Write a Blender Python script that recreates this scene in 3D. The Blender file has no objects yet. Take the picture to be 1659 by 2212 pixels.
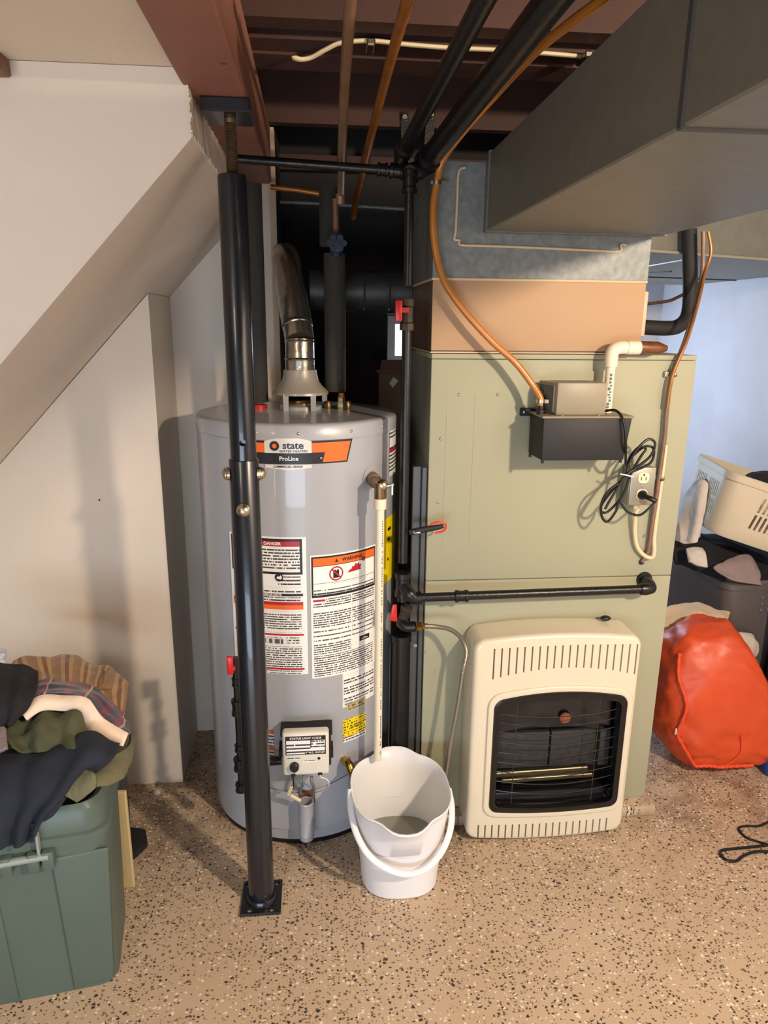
import bpy, bmesh, math, random
from mathutils import Vector, Matrix, noise
C = bpy.context.scene.collection
PI = math.pi
random.seed(7)

# ------------------------------------------------------------------ camera
CAM_BASIS = ((0.995600, -0.093160, 0.010120), (0.014220, 0.256939, 0.966323), (-0.092623, -0.961927, 0.257133))
cam_d = bpy.data.cameras.new('camera')
cam_d.sensor_fit = 'VERTICAL'; cam_d.sensor_height = 34.6; cam_d.sensor_width = 25.95
cam_d.lens = 34.6 * 1534.0 / 2212.0; cam_d.clip_start = 0.02
cam = bpy.data.objects.new('camera', cam_d); C.objects.link(cam)
cam.matrix_world = Matrix.Translation((0, 0, 1.5)) @ Matrix([[CAM_BASIS[c][r] for c in range(3)] for r in range(3)]).to_4x4()
bpy.context.scene.camera = cam

# ------------------------------------------------------------------ world, lamps, exposure
def srgb(h):
    h = h.lstrip('#'); v = [int(h[i:i+2], 16) / 255 for i in (0, 2, 4)]
    return [c / 12.92 if c <= .04045 else ((c + .055) / 1.055) ** 2.4 for c in v]
w = bpy.data.worlds.new('world'); bpy.context.scene.world = w; w.use_nodes = True
w.node_tree.nodes['Background'].inputs[0].default_value = (1.0, 0.84, 0.68, 1)
w.node_tree.nodes['Background'].inputs[1].default_value = 0.07
def lamp(name, kind, loc, power, col, size=.1, target=None, size_y=None):
    d = bpy.data.lights.new(name, kind); d.energy = power; d.color = col
    if kind == 'AREA':
        d.size = size
        if size_y: d.shape = 'RECTANGLE'; d.size_y = size_y
    else: d.shadow_soft_size = size
    o = bpy.data.objects.new(name, d); C.objects.link(o); o.location = loc
    if target is not None:
        o.rotation_euler = (Vector(target) - Vector(loc)).to_track_quat('-Z', 'Y').to_euler()
    return o
lamp('ceiling_bulb', 'POINT', (1.3, 0.0, 1.87), 150, (1, .80, .60), .05)
lamp('room_bulb', 'POINT', (-1.1, -.6, 1.88), 27, (1, .83, .68), .25)
lamp('garage_daylight', 'AREA', (-0.7, -1.9, 0.42), 46, (.70, .84, 1), 2.4, (-.55, 2, .38), .7)
lamp('back_window_daylight', 'AREA', (1.0, 3.75, 1.25), 16, (.62, .76, 1), .8, (1.8, 2.6, 1.1), .7)
vs = bpy.context.scene.view_settings
vs.view_transform = 'Standard'; vs.look = 'None'; vs.gamma = 1; vs.use_curve_mapping = False; vs.exposure = 0.33

# ------------------------------------------------------------------ materials
MATS = {}
def mat(name, col, rough=.5, metal=0, var=.0, vscale=6, bump=0, bscale=60, spec=.5, coat=0, trans=0, col2=None):
    if name in MATS: return MATS[name]
    m = bpy.data.materials.new(name); m.use_nodes = True; nt = m.node_tree; N = nt.nodes; L = nt.links
    b = N['Principled BSDF']; c = srgb(col)
    b.inputs['Base Color'].default_value = (*c, 1); b.inputs['Roughness'].default_value = rough
    b.inputs['Metallic'].default_value = metal; b.inputs['Specular IOR Level'].default_value = spec
    b.inputs['Coat Weight'].default_value = coat; b.inputs['Transmission Weight'].default_value = trans
    if var or bump or col2:
        tc = N.new('ShaderNodeTexCoord')
    if var or col2:
        n = N.new('ShaderNodeTexNoise'); n.inputs['Scale'].default_value = vscale; n.inputs['Detail'].default_value = 6
        L.new(tc.outputs['Object'], n.inputs['Vector'])
        r = N.new('ShaderNodeValToRGB')
        lo = [x * (1 - var) for x in c]; hi = [min(1, x * (1 + var)) for x in c]
        if col2: lo = c; hi = srgb(col2)
        r.color_ramp.elements[0].position = .32; r.color_ramp.elements[1].position = .68
        r.color_ramp.elements[0].color = (*lo, 1); r.color_ramp.elements[1].color = (*hi, 1)
        L.new(n.outputs['Fac'], r.inputs['Fac']); L.new(r.outputs['Color'], b.inputs['Base Color'])
    if bump:
        n2 = N.new('ShaderNodeTexNoise'); n2.inputs['Scale'].default_value = bscale; n2.inputs['Detail'].default_value = 4
        L.new(tc.outputs['Object'], n2.inputs['Vector'])
        bp = N.new('ShaderNodeBump'); bp.inputs['Strength'].default_value = bump; bp.inputs['Distance'].default_value = .01
        L.new(n2.outputs['Fac'], bp.inputs['Height']); L.new(bp.outputs['Normal'], b.inputs['Normal'])
    MATS[name] = m; return m

def floor_mat():
    m = bpy.data.materials.new('speckled_epoxy'); m.use_nodes = True; nt = m.node_tree; N = nt.nodes; L = nt.links
    b = N['Principled BSDF']; b.inputs['Roughness'].default_value = .42; b.inputs['Specular IOR Level'].default_value = .35
    tc = N.new('ShaderNodeTexCoord')
    def noise_(s, d=5, off=0):
        mp = N.new('ShaderNodeMapping'); mp.inputs['Location'].default_value = (off, off, off); L.new(tc.outputs['Object'], mp.inputs['Vector'])
        n = N.new('ShaderNodeTexNoise'); n.inputs['Scale'].default_value = s; n.inputs['Detail'].default_value = d
        L.new(mp.outputs['Vector'], n.inputs['Vector']); return n.outputs['Fac']
    def ramp(src, a, c, ca=(0, 0, 0, 1), cc=(1, 1, 1, 1)):
        r = N.new('ShaderNodeValToRGB'); r.color_ramp.elements[0].position = a; r.color_ramp.elements[1].position = c
        r.color_ramp.elements[0].color = ca; r.color_ramp.elements[1].color = cc; L.new(src, r.inputs['Fac']); return r.outputs['Color']
    def mth(op, a, c):
        n = N.new('ShaderNodeMath'); n.operation = op
        for i, v in enumerate((a, c)):
            if isinstance(v, (int, float)): n.inputs[i].default_value = v
            else: L.new(v, n.inputs[i])
        return n.outputs[0]
    def mix(f, a, c):
        n = N.new('ShaderNodeMix'); n.data_type = 'RGBA'
        L.new(f, n.inputs[0]); 
        for i, v in ((6, a), (7, c)):
            if isinstance(v, tuple): n.inputs[i].default_value = v
            else: L.new(v, n.inputs[i])
        return n.outputs[2]
    def chips(scale, thr, seed, dens, dscale):
        mp = N.new('ShaderNodeMapping'); mp.inputs['Location'].default_value = (seed, seed * 2, 0); mp.inputs['Scale'].default_value = (1, 1.25, 1)
        L.new(tc.outputs['Object'], mp.inputs['Vector'])
        v = N.new('ShaderNodeTexVoronoi'); v.voronoi_dimensions = '2D'; v.inputs['Scale'].default_value = scale; v.inputs['Randomness'].default_value = 1
        wob = N.new('ShaderNodeTexNoise'); wob.inputs['Scale'].default_value = 160; L.new(mp.outputs['Vector'], wob.inputs['Vector'])
        ad = N.new('ShaderNodeMix'); ad.data_type = 'VECTOR'; ad.inputs[0].default_value = .012
        L.new(mp.outputs['Vector'], ad.inputs[4]); L.new(wob.outputs['Color'], ad.inputs[5]); L.new(ad.outputs[1], v.inputs['Vector'])
        sep = N.new('ShaderNodeSeparateColor'); L.new(v.outputs['Color'], sep.inputs[0])
        clus = ramp(noise_(dscale, 3, seed), .35, .7)
        pick = mth('GREATER_THAN', mth('ADD', sep.outputs[0], mth('MULTIPLY', clus, .35)), dens)
        size = mth('MULTIPLY', mth('ADD', sep.outputs[1], .35), thr)
        return mth('MULTIPLY', mth('LESS_THAN', v.outputs['Distance'], size), pick)
    base = ramp(noise_(2.2), .3, .75, (*srgb('#bca58c'), 1), (*srgb('#c8b39b'), 1))
    stain = ramp(noise_(5, 8, 3), .60, .80)
    base = mix(mth('MULTIPLY', stain, .35), base, (*srgb('#8f6f4c'), 1))
    # worn grime in the strip along the appliances (a stain with a place of its own)
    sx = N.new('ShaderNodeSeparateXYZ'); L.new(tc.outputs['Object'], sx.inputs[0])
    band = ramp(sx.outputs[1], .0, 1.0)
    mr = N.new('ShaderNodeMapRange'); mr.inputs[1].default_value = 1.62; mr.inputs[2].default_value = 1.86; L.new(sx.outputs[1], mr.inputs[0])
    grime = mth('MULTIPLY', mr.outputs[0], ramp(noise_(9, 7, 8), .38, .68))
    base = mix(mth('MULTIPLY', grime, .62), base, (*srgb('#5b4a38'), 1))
    base = mix(chips(80, .26, 1.3, .94, 4), base, (*srgb('#3d3733'), 1))
    base = mix(chips(130, .30, 4.1, .90, 5), base, (*srgb('#4a423d'), 1))
    base = mix(chips(110, .28, 7.7, .96, 6), base, (*srgb('#7a6250'), 1))
    base = mix(chips(95, .30, 9.9, .985, 6), base, (*srgb('#e6dac8'), 1))
    L.new(base, b.inputs['Base Color'])
    bp = N.new('ShaderNodeBump'); bp.inputs['Strength'].default_value = .12; bp.inputs['Distance'].default_value = .004
    L.new(noise_(45), bp.inputs['Height']); L.new(bp.outputs['Normal'], b.inputs['Normal'])
    return m

def print_mat(name, rows, wscale, ink='#3a3a3c', paper='#ecebe8', dens=.42, fill=.5):
    """small print: rows of broken dark strokes on paper, in the label's own UVs (metres)"""
    m = bpy.data.materials.new(name); m.use_nodes = True; nt = m.node_tree; N = nt.nodes; L = nt.links
    b = N['Principled BSDF']; b.inputs['Roughness'].default_value = .4
    tc = N.new('ShaderNodeTexCoord'); sx = N.new('ShaderNodeSeparateXYZ'); L.new(tc.outputs['UV'], sx.inputs[0])
    def mth(op, a, c=0):
        n = N.new('ShaderNodeMath'); n.operation = op
        for i, v in enumerate((a, c)):
            if isinstance(v, (int, float)): n.inputs[i].default_value = v
            else: L.new(v, n.inputs[i])
        return n.outputs[0]
    v = mth('MULTIPLY', sx.outputs[1], rows); fr = mth('FRACT', v); row = mth('FLOOR', v)
    inrow = mth('LESS_THAN', fr, fill)
    cb = N.new('ShaderNodeCombineXYZ'); L.new(mth('MULTIPLY', sx.outputs[0], wscale), cb.inputs[0]); L.new(mth('MULTIPLY', row, 7.31), cb.inputs[1])
    n = N.new('ShaderNodeTexNoise'); n.inputs['Scale'].default_value = 1; n.inputs['Detail'].default_value = 2; L.new(cb.outputs[0], n.inputs['Vector'])
    word = mth('GREATER_THAN', n.outputs['Fac'], dens)
    wn = N.new('ShaderNodeTexWhiteNoise'); wn.noise_dimensions = '1D'; L.new(row, wn.inputs['W'])
    gap = mth('GREATER_THAN', wn.outputs['Value'], .12)
    ink_f = mth('MULTIPLY', mth('MULTIPLY', inrow, word), gap)
    mx = N.new('ShaderNodeMix'); mx.data_type = 'RGBA'; L.new(ink_f, mx.inputs[0])
    mx.inputs[6].default_value = (*srgb(paper), 1); mx.inputs[7].default_value = (*srgb(ink), 1); L.new(mx.outputs[2], b.inputs['Base Color'])
    return m

def stripe_mat(name, stops, scale, axis=0, rough=.9, cross=None):
    """woven stripes along a cloth's own UVs; stops = [(pos, colour)...]"""
    m = bpy.data.materials.new(name); m.use_nodes = True; nt = m.node_tree; N = nt.nodes; L = nt.links
    b = N['Principled BSDF']; b.inputs['Roughness'].default_value = rough; b.inputs['Sheen Weight'].default_value = .2
    tc = N.new('ShaderNodeTexCoord'); sx = N.new('ShaderNodeSeparateXYZ'); L.new(tc.outputs['UV'], sx.inputs[0])
    def ramp_(ax, st, sc):
        mu = N.new('ShaderNodeMath'); mu.operation = 'MULTIPLY'; mu.inputs[1].default_value = sc; L.new(sx.outputs[ax], mu.inputs[0])
        fr = N.new('ShaderNodeMath'); fr.operation = 'FRACT'; L.new(mu.outputs[0], fr.inputs[0])
        r = N.new('ShaderNodeValToRGB'); r.color_ramp.interpolation = 'CONSTANT'
        while len(r.color_ramp.elements) < len(st): r.color_ramp.elements.new(.5)
        for e, (p, c) in zip(r.color_ramp.elements, st): e.position = p; e.color = (*srgb(c), 1)
        L.new(fr.outputs[0], r.inputs['Fac']); return r.outputs['Color']
    c1 = ramp_(axis, stops, scale)
    if cross:
        mx = N.new('ShaderNodeMix'); mx.data_type = 'RGBA'; mx.inputs[0].default_value = .45
        L.new(c1, mx.inputs[6]); L.new(ramp_(1 - axis, cross[0], cross[1]), mx.inputs[7]); c1 = mx.outputs[2]
    L.new(c1, b.inputs['Base Color'])
    n2 = N.new('ShaderNodeTexNoise'); n2.inputs['Scale'].default_value = 90; L.new(tc.outputs['Object'], n2.inputs['Vector'])
    bp = N.new('ShaderNodeBump'); bp.inputs['Strength'].default_value = .2; bp.inputs['Distance'].default_value = .003
    L.new(n2.outputs['Fac'], bp.inputs['Height']); L.new(bp.outputs['Normal'], b.inputs['Normal'])
    return m

wall_paint = mat('wall_paint', '#dacec0', .55, var=.03, vscale=3, bump=.06, bscale=90)
ceil_paint = mat('ceiling_paint', '#d6c8b4', .6, var=.03, vscale=3, bump=.06, bscale=90)
blue_wall = mat('right_wall_paint', '#c9c8cc', .6, var=.08, vscale=3, bump=.35, bscale=14)
wood_red = mat('joist_wood', '#3d2117', .7, var=.18, vscale=5, bump=.1, bscale=30)
wood_beam = mat('beam_wood', '#86594a', .65, var=.10, vscale=6, bump=.1, bscale=30)
wood_shaded = mat('shaded_wood', '#150d0b', .75, var=.2, vscale=5)  # brown panelling, its colour darkened to hold the shade of the rear gap
black_paint = mat('black_enamel', '#1b1d24', .27, var=.1, vscale=20, coat=.15)
post_paint = mat('post_enamel', '#191c23', .26, var=.08, vscale=12, coat=.25)
black_iron = mat('black_iron', '#100f0f', .34, var=.3, vscale=30, bump=.08, bscale=120)
black_rubber = mat('black_rubber', '#131317', .42)
black_plastic = mat('black_plastic', '#19181a', .6, var=.06, vscale=14)
steel = mat('zinc_steel', '#c4bda8', .28, 1, var=.1, vscale=40)
thread = mat('rusty_thread', '#6d5a42', .5, .7, var=.2, vscale=50)
copper = mat('copper_pipe', '#a2672f', .4, .45, var=.25, vscale=14)
copper_dull = mat('copper_dull', '#8a6a50', .45, .4, var=.22, vscale=12)
brass = mat('brass', '#b08d45', .28, 1, var=.15, vscale=40)
bronze = mat('bronze', '#7d6446', .4, .85, var=.2, vscale=40)
tank_paint = mat('tank_paint', '#a3a6ad', .3, var=.02, vscale=3, coat=.35)
galv = mat('galvanized', '#7a7e7d', .55, .3, var=.18, vscale=55, bump=.05, bscale=60)
galv_shiny = mat('vent_galvanized', '#b4aea0', .24, .9, var=.25, vscale=18, bump=.25, bscale=26)
duct_metal = mat('duct_metal', '#75746a', .5, .3, var=.07, vscale=30)
furn_green = mat('furnace_enamel', '#a09f87', .55, var=.02, vscale=4, spec=.3)
furn_side = mat('furnace_side', '#7b7f72', .5, var=.05, vscale=5)
coil_tan = mat('coil_case', '#ad8d6d', .7, var=.02, vscale=4)
coil_side = mat('coil_side', '#6c5a4c', .3, var=.04, vscale=5)
bead_cream = mat('sealant', '#cdb795', .6, bump=.2, bscale=80)
ivory = mat('ivory_enamel', '#d8cfba', .3, var=.015, vscale=4, coat=.4)
soot = mat('soot_black', '#0d0d0f', .35)
reflector = mat('heater_reflector', '#4a4d57', .18, .95, var=.2, vscale=14)
plaque = mat('burner_plaque', '#2c2c2e', .6, var=.3, vscale=60)
rust = mat('rust', '#7d4a34', .8, var=.3, vscale=60)
white_plastic = mat('white_plastic', '#ecedf0', .32, coat=.1)
bucket_white = mat('pail_white', '#e9eaee', .35)
pvc = mat('pvc', '#e3d8c1', .4, var=.03, vscale=8)
primer = mat('pvc_print', '#4b5c74', .5)
foam = mat('foam_insulation', '#34322e', .85, var=.12, vscale=40, bump=.15, bscale=120)
amber = mat('amber_vinyl', '#b1702a', .3, var=.12, vscale=10, coat=.3)
red_plastic = mat('red_plastic', '#c2201c', .35)
grey_cover = mat('pump_grey', '#8d836f', .45, var=.03, vscale=8)
cream_plastic = mat('cream_plastic', '#e5d7b5', .35)
cable_cream = mat('cream_cable', '#d9c9a4', .5)
cable_brown = mat('brown_cable', '#7d6050', .45, var=.2, vscale=30)
tote_green = mat('tote_green', '#53625b', .42, var=.03, vscale=8, bump=.03, bscale=160)
tote_dark = mat('tote_dark', '#3a403b', .45)
tote_grey = mat('tote_grey', '#5a5453', .42, var=.04, vscale=8)
card = mat('cardboard', '#8a6a52', .8)
board_cream = mat('cream_board', '#cdb98b', .55)
navy = mat('navy_cloth', '#1d2330', .92, var=.12, vscale=9, bump=.2, bscale=90)
black_cloth = mat('black_cloth', '#1c1b20', .95, var=.15, vscale=9, bump=.2, bscale=90)
olive = mat('olive_cloth', '#4b4d36', .95, var=.12, vscale=9, bump=.25, bscale=110)
olive_light = mat('olive_sleeve', '#6b6950', .95, var=.1, vscale=9, bump=.25, bscale=110)
hem_cream = mat('cream_hem', '#e9d3be', .9, var=.03, vscale=9, bump=.15, bscale=110)
mauve = mat('mauve_cloth', '#8c7f83', .95, var=.1, vscale=9, bump=.2, bscale=110)
white_cloth = mat('white_cloth', '#c8beb6', .95, var=.06, vscale=9, bump=.2, bscale=70)
beige_cloth = mat('beige_cloth', '#d8bf9f', .95, var=.05, vscale=9, bump=.2, bscale=70)
orange_nylon = mat('orange_nylon', '#cc4a22', .42, var=.08, vscale=6, bump=.5, bscale=9)
orange_trim = mat('orange_trim', '#dd4a22', .6)
red_ink = mat('red_ink', '#b3202e', .4); orange_ink = mat('orange_ink', '#ee6a22', .4); black_ink = mat('black_ink', '#1a1a1e', .4)
white_ink = mat('white_label', '#edece8', .4); silver_ink = mat('silver_label', '#d6d3cc', .3); yellow_ink = mat('yellow_label', '#f2d713', .4)
blue_ink = mat('blue_ink', '#1d2c48', .4); gold_ink = mat('gold_label', '#b9ad86', .4)
fine = print_mat('fine_print', 150, 260); fine_big = print_mat('bold_print', 95, 170, fill=.45, dens=.38)
fine_white = print_mat('sparse_print', 120, 200, dens=.43); fine_yellow = print_mat('yellow_print', 120, 170, '#4c4410', '#f2d713', dens=.5)
floor_m = floor_mat()
water = mat('grey_water', '#9a9b8d', .06, trans=.25, coat=.6)
chip_black = mat('dark_scuff', '#4a342a', .8)

# ------------------------------------------------------------------ mesh helpers
def BM(): return bmesh.new()
def box(bm, a, b):
    x0, y0, z0 = [min(p, q) for p, q in zip(a, b)]; x1, y1, z1 = [max(p, q) for p, q in zip(a, b)]
    v = [bm.verts.new(p) for p in ((x0,y0,z0),(x1,y0,z0),(x1,y1,z0),(x0,y1,z0),(x0,y0,z1),(x1,y0,z1),(x1,y1,z1),(x0,y1,z1))]
    return [bm.faces.new([v[i] for i in f]) for f in ((0,3,2,1),(4,5,6,7),(0,1,5,4),(1,2,6,5),(2,3,7,6),(3,0,4,7))]
def hexa(bm, p):
    """eight corners: bottom ring 0-3, top ring 4-7"""
    v = [bm.verts.new(q) for q in p]
    for f in ((0,3,2,1),(4,5,6,7),(0,1,5,4),(1,2,6,5),(2,3,7,6),(3,0,4,7)): bm.faces.new([v[i] for i in f])
def rbox(a, b, r=.005, seg=2):
    bm = BM(); box(bm, a, b)
    bmesh.ops.bevel(bm, geom=bm.edges[:], offset=r, segments=seg, profile=.5, affect='EDGES'); return bm
def bev(bm, r, seg=2, ang=.5):
    bm.normal_update()
    es = [e for e in bm.edges if len(e.link_faces) == 2 and e.calc_face_angle(0) > ang]
    bmesh.ops.bevel(bm, geom=es, offset=r, segments=seg, profile=.5, affect='EDGES'); return bm
def frames(pts):
    T = []
    for i in range(len(pts)):
        a = pts[max(i-1, 0)]; b = pts[min(i+1, len(pts)-1)]; T.append((b - a).normalized())
    up = Vector((0, 0, 1)) if abs(T[0].z) < .9 else Vector((1, 0, 0))
    n = T[0].cross(up).normalized(); out = []
    for t in T:
        n = (n - t * n.dot(t))
        n = n.normalized() if n.length > 1e-6 else t.orthogonal().normalized()
        out.append((n, t.cross(n)))
    return out
def smooth_path(pts, n=8):
    P = [Vector(p) for p in pts]
    if len(P) < 3: return P
    out = []
    for i in range(len(P)-1):
        a, b, c, d = P[max(i-1,0)], P[i], P[i+1], P[min(i+2, len(P)-1)]
        for k in range(n):
            t = k / n
            out.append(.5*((2*b) + (c-a)*t + (2*a-5*b+4*c-d)*t*t + (3*b-a-3*c+d)*t**3))
    out.append(P[-1]); return out
def tube(bm, pts, r, n=12, cap=True, smooth=0, flat=1.0):
    P = smooth_path(pts, smooth) if smooth else [Vector(p) for p in pts]
    fr = frames(P); rings = []
    for i, p in enumerate(P):
        rr = r[min(i, len(r)-1)] if isinstance(r, (list, tuple)) else r
        a, b = fr[i]
        rings.append([bm.verts.new(p + a*math.cos(2*PI*k/n)*rr + b*math.sin(2*PI*k/n)*rr*flat) for k in range(n)])
    for q, s in zip(rings, rings[1:]):
        for k in range(n): bm.faces.new((q[k], q[(k+1) % n], s[(k+1) % n], s[k]))
    if cap: bm.faces.new(rings[0][::-1]); bm.faces.new(rings[-1])
    return bm
def lathe(bm, prof, c=(0,0,0), n=32, axis=(0,0,1), closed=False):
    """prof = [(radius, height)...] around axis through c"""
    ax = Vector(axis).normalized(); u = ax.orthogonal().normalized(); v = ax.cross(u); c = Vector(c); rings = []
    for r, h in prof:
        if r < 1e-6: rings.append([bm.verts.new(c + ax*h)])
        else: rings.append([bm.verts.new(c + ax*h + (u*math.cos(2*PI*k/n) + v*math.sin(2*PI*k/n))*r) for k in range(n)])
    if closed: rings.append(rings[0])
    for a, b in zip(rings, rings[1:]):
        for k in range(n):
            k2 = (k+1) % n
            if len(a) == 1 and len(b) == 1: continue
            if len(a) == 1: bm.faces.new((a[0], b[k2], b[k]))
            elif len(b) == 1: bm.faces.new((a[k], a[k2], b[0]))
            else: bm.faces.new((a[k], a[k2], b[k2], b[k]))
    return bm
def cyl(bm, p, q, r, n=20, r2=None):
    p = Vector(p); q = Vector(q); h = (q-p).length
    return lathe(bm, [(0,0), (r,0), (r2 if r2 is not None else r, h), (0,h)], p, n, q-p)
def ball(bm, c, r, n=14, sx=1, sy=1, sz=1):
    m = Matrix.Translation(c) @ Matrix.Diagonal((sx, sy, sz, 1))
    bmesh.ops.create_uvsphere(bm, u_segments=n, v_segments=max(6, n//2), radius=r, matrix=m); return bm
def dome(bm, c, axis, r, h, n=14):
    prof = [(r*math.cos(t), h*math.sin(t)) for t in [PI/2*i/5 for i in range(6)]]; prof[-1] = (0, h)
    return lathe(bm, [(0,0)] + prof, c, n, axis)
def prism(bm, poly, fn, d0, d1):
    """poly of 2-D points lifted by fn(u, v, d)"""
    a = [bm.verts.new(fn(u, v, d0)) for u, v in poly]; b = [bm.verts.new(fn(u, v, d1)) for u, v in poly]; n = len(poly)
    bm.faces.new(a); bm.faces.new(b[::-1])
    for i in range(n): bm.faces.new((a[i], b[i], b[(i+1) % n], a[(i+1) % n]))
    bmesh.ops.recalc_face_normals(bm, faces=bm.faces[:]); return bm
XZ = lambda u, v, d: (u, d, v)
XY = lambda u, v, d: (u, v, d)
def rrect(x0, z0, x1, z1, r, n=5, arch=0, sag=0):
    """rounded rectangle outline; arch lifts the top middle, sag drops the bottom middle"""
    pts = []
    for cx, cz, a0 in ((x1-r, z0+r, -PI/2), (x1-r, z1-r, 0), (x0+r, z1-r, PI/2), (x0+r, z0+r, PI)):
        pts += [(cx + r*math.cos(a0 + PI/2*k/n), cz + r*math.sin(a0 + PI/2*k/n)) for k in range(n+1)]
        if a0 == 0 and arch: pts += [(x1-r + (x0-x1+2*r)*t, z1) for t in [k/16 for k in range(1, 16)]]
        if a0 == PI and sag: pts += [(x0+r + (x1-x0-2*r)*t, z0) for t in [k/16 for k in range(1, 16)]]
    xm, hw, zm = (x0+x1)/2, (x1-x0)/2, (z0+z1)/2
    return [(x, z + (arch*(1-((x-xm)/hw)**2) if z > zm else -sag*(1-((x-xm)/hw)**2))) for x, z in pts]
def wloc(o):
    v = Vector((0,0,0))
    while o: v += o.location; o = o.parent
    return v
def obj(name, bm, m, parent=None, smooth=True, ang=35, recalc=True):
    if recalc: bmesh.ops.recalc_face_normals(bm, faces=bm.faces[:])
    me = bpy.data.meshes.new(name)
    if parent: bmesh.ops.translate(bm, verts=bm.verts[:], vec=-wloc(parent))
    bm.to_mesh(me); bm.free()
    for k in (m if isinstance(m, list) else [m]): me.materials.append(k)
    if smooth:
        for p in me.polygons: p.use_smooth = True
        me.set_sharp_from_angle(angle=math.radians(ang))
    o = bpy.data.objects.new(name, me); C.objects.link(o)
    if parent: o.parent = parent
    return o
def tag(o, label, cat, group=None):
    o['label'] = label; o['category'] = cat
    if group: o['group'] = group
    return o
def thing(name, label, cat, loc=(0,0,0), group=None):
    o = bpy.data.objects.new(name, None); C.objects.link(o); o.location = loc; o.empty_display_size = .05
    return tag(o, label, cat, group)
def struct(name, bm, m, parent=None, smooth=False):
    o = obj(name, bm, m, parent, smooth)
    if not parent: o['kind'] = 'structure'
    return o
def text_bm(s, size, fn, bold=0, align='CENTER', ext=0):
    """letters as flat mesh, every vertex (u, v) mapped by fn"""
    c = bpy.data.curves.new('txt', 'FONT'); c.body = s; c.size = size; c.align_x = align; c.align_y = 'CENTER'; c.offset = bold; c.resolution_u = 3
    o = bpy.data.objects.new('txt', c); C.objects.link(o); bpy.context.view_layer.update()
    me = bpy.data.meshes.new_from_object(o.evaluated_get(bpy.context.evaluated_depsgraph_get()))
    bm = BM(); bm.from_mesh(me)
    bmesh.ops.triangulate(bm, faces=bm.faces[:])
    for v in bm.verts: v.co = Vector(fn(v.co.x, v.co.y))
    bpy.data.objects.remove(o); bpy.data.curves.remove(c); bpy.data.meshes.remove(me); return bm
def cloth(name, rows, m, parent=None, nu=44, nv=44, amp=.006, freq=16, thick=.004, folds=0, ffreq=9, seed=0, fdir=0, uv=(1,1)):
    """sheet of fabric through a grid of control points, with folds and crumple"""
    R = [smooth_path(r, max(2, nu // (len(r)-1))) for r in rows]
    cols = list(zip(*R)); G = [smooth_path(c, max(2, nv // (len(rows)-1))) for c in cols]
    W, Hh = len(G), len(G[0]); bm = BM(); P = [[Vector(G[i][j]) for j in range(Hh)] for i in range(W)]
    V = []
    for i in range(W):
        V.append([])
        for j in range(Hh):
            p = P[i][j]; du = P[min(i+1,W-1)][j] - P[max(i-1,0)][j]; dv = P[i][min(j+1,Hh-1)] - P[i][max(j-1,0)]
            n = du.cross(dv); n = n.normalized() if n.length > 1e-9 else Vector((0,0,1))
            q = p * freq + Vector((seed*3.1, seed*1.7, seed))
            h = amp * noise.noise(q) + amp*.5*noise.noise(q*2.3)
            s, t = i/(W-1), j/(Hh-1); k = s if fdir == 0 else t; k2 = t if fdir == 0 else s
            if folds: h += folds * math.sin(k*ffreq*2*PI/4 + 2.2*noise.noise(Vector((k2*2+seed, k*2, seed)))+seed) * (.35+.65*k2)
            V[-1].append(bm.verts.new(p + n*h))
    L = bm.loops.layers.uv.new('UVMap')
    for i in range(W-1):
        for j in range(Hh-1):
            f = bm.faces.new((V[i][j], V[i+1][j], V[i+1][j+1], V[i][j+1]))
            for l, (a, b) in zip(f.loops, ((i,j),(i+1,j),(i+1,j+1),(i,j+1))): l[L].uv = (a/(W-1)*uv[0], b/(Hh-1)*uv[1])
    o = obj(name, bm, m, parent, ang=80, recalc=False)
    md = o.modifiers.new('thickness', 'SOLIDIFY'); md.thickness = thick; md.offset = 0
    return o
def boolean_cut(o, cutter_bm):
    if o.parent: bmesh.ops.translate(cutter_bm, verts=cutter_bm.verts[:], vec=-wloc(o.parent))
    me = bpy.data.meshes.new('cut'); cutter_bm.to_mesh(me); cutter_bm.free()
    c = bpy.data.objects.new('cut', me); C.objects.link(c); c.parent = o.parent
    md = o.modifiers.new('cut', 'BOOLEAN'); md.operation = 'DIFFERENCE'; md.object = c; md.solver = 'EXACT'; md.use_self = True
    bpy.context.view_layer.update()
    new = bpy.data.meshes.new_from_object(o.evaluated_get(bpy.context.evaluated_depsgraph_get()))
    o.modifiers.clear(); o.data = new
    bpy.data.objects.remove(c)
    for p in new.polygons: p.use_smooth = True
    new.set_sharp_from_angle(angle=math.radians(30))

# ------------------------------------------------------------------ the setting
bm = BM(); box(bm, (-3, -3.6, -.1), (1.9, 4.0, 0)); floor = struct('floor', bm, floor_m)
bm = rbox((.27, 1.835, 0), (1.052, 2.62, .04), .012, 2); obj('concrete_plinth', bm, floor_m, floor)
bm = BM(); dome(bm, (-0.5414, 2.0773, 0), (0,0,1), .012, .012); obj('rubble_chip', bm, mat('chip_white', '#c9c0b4', .8), floor)
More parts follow.
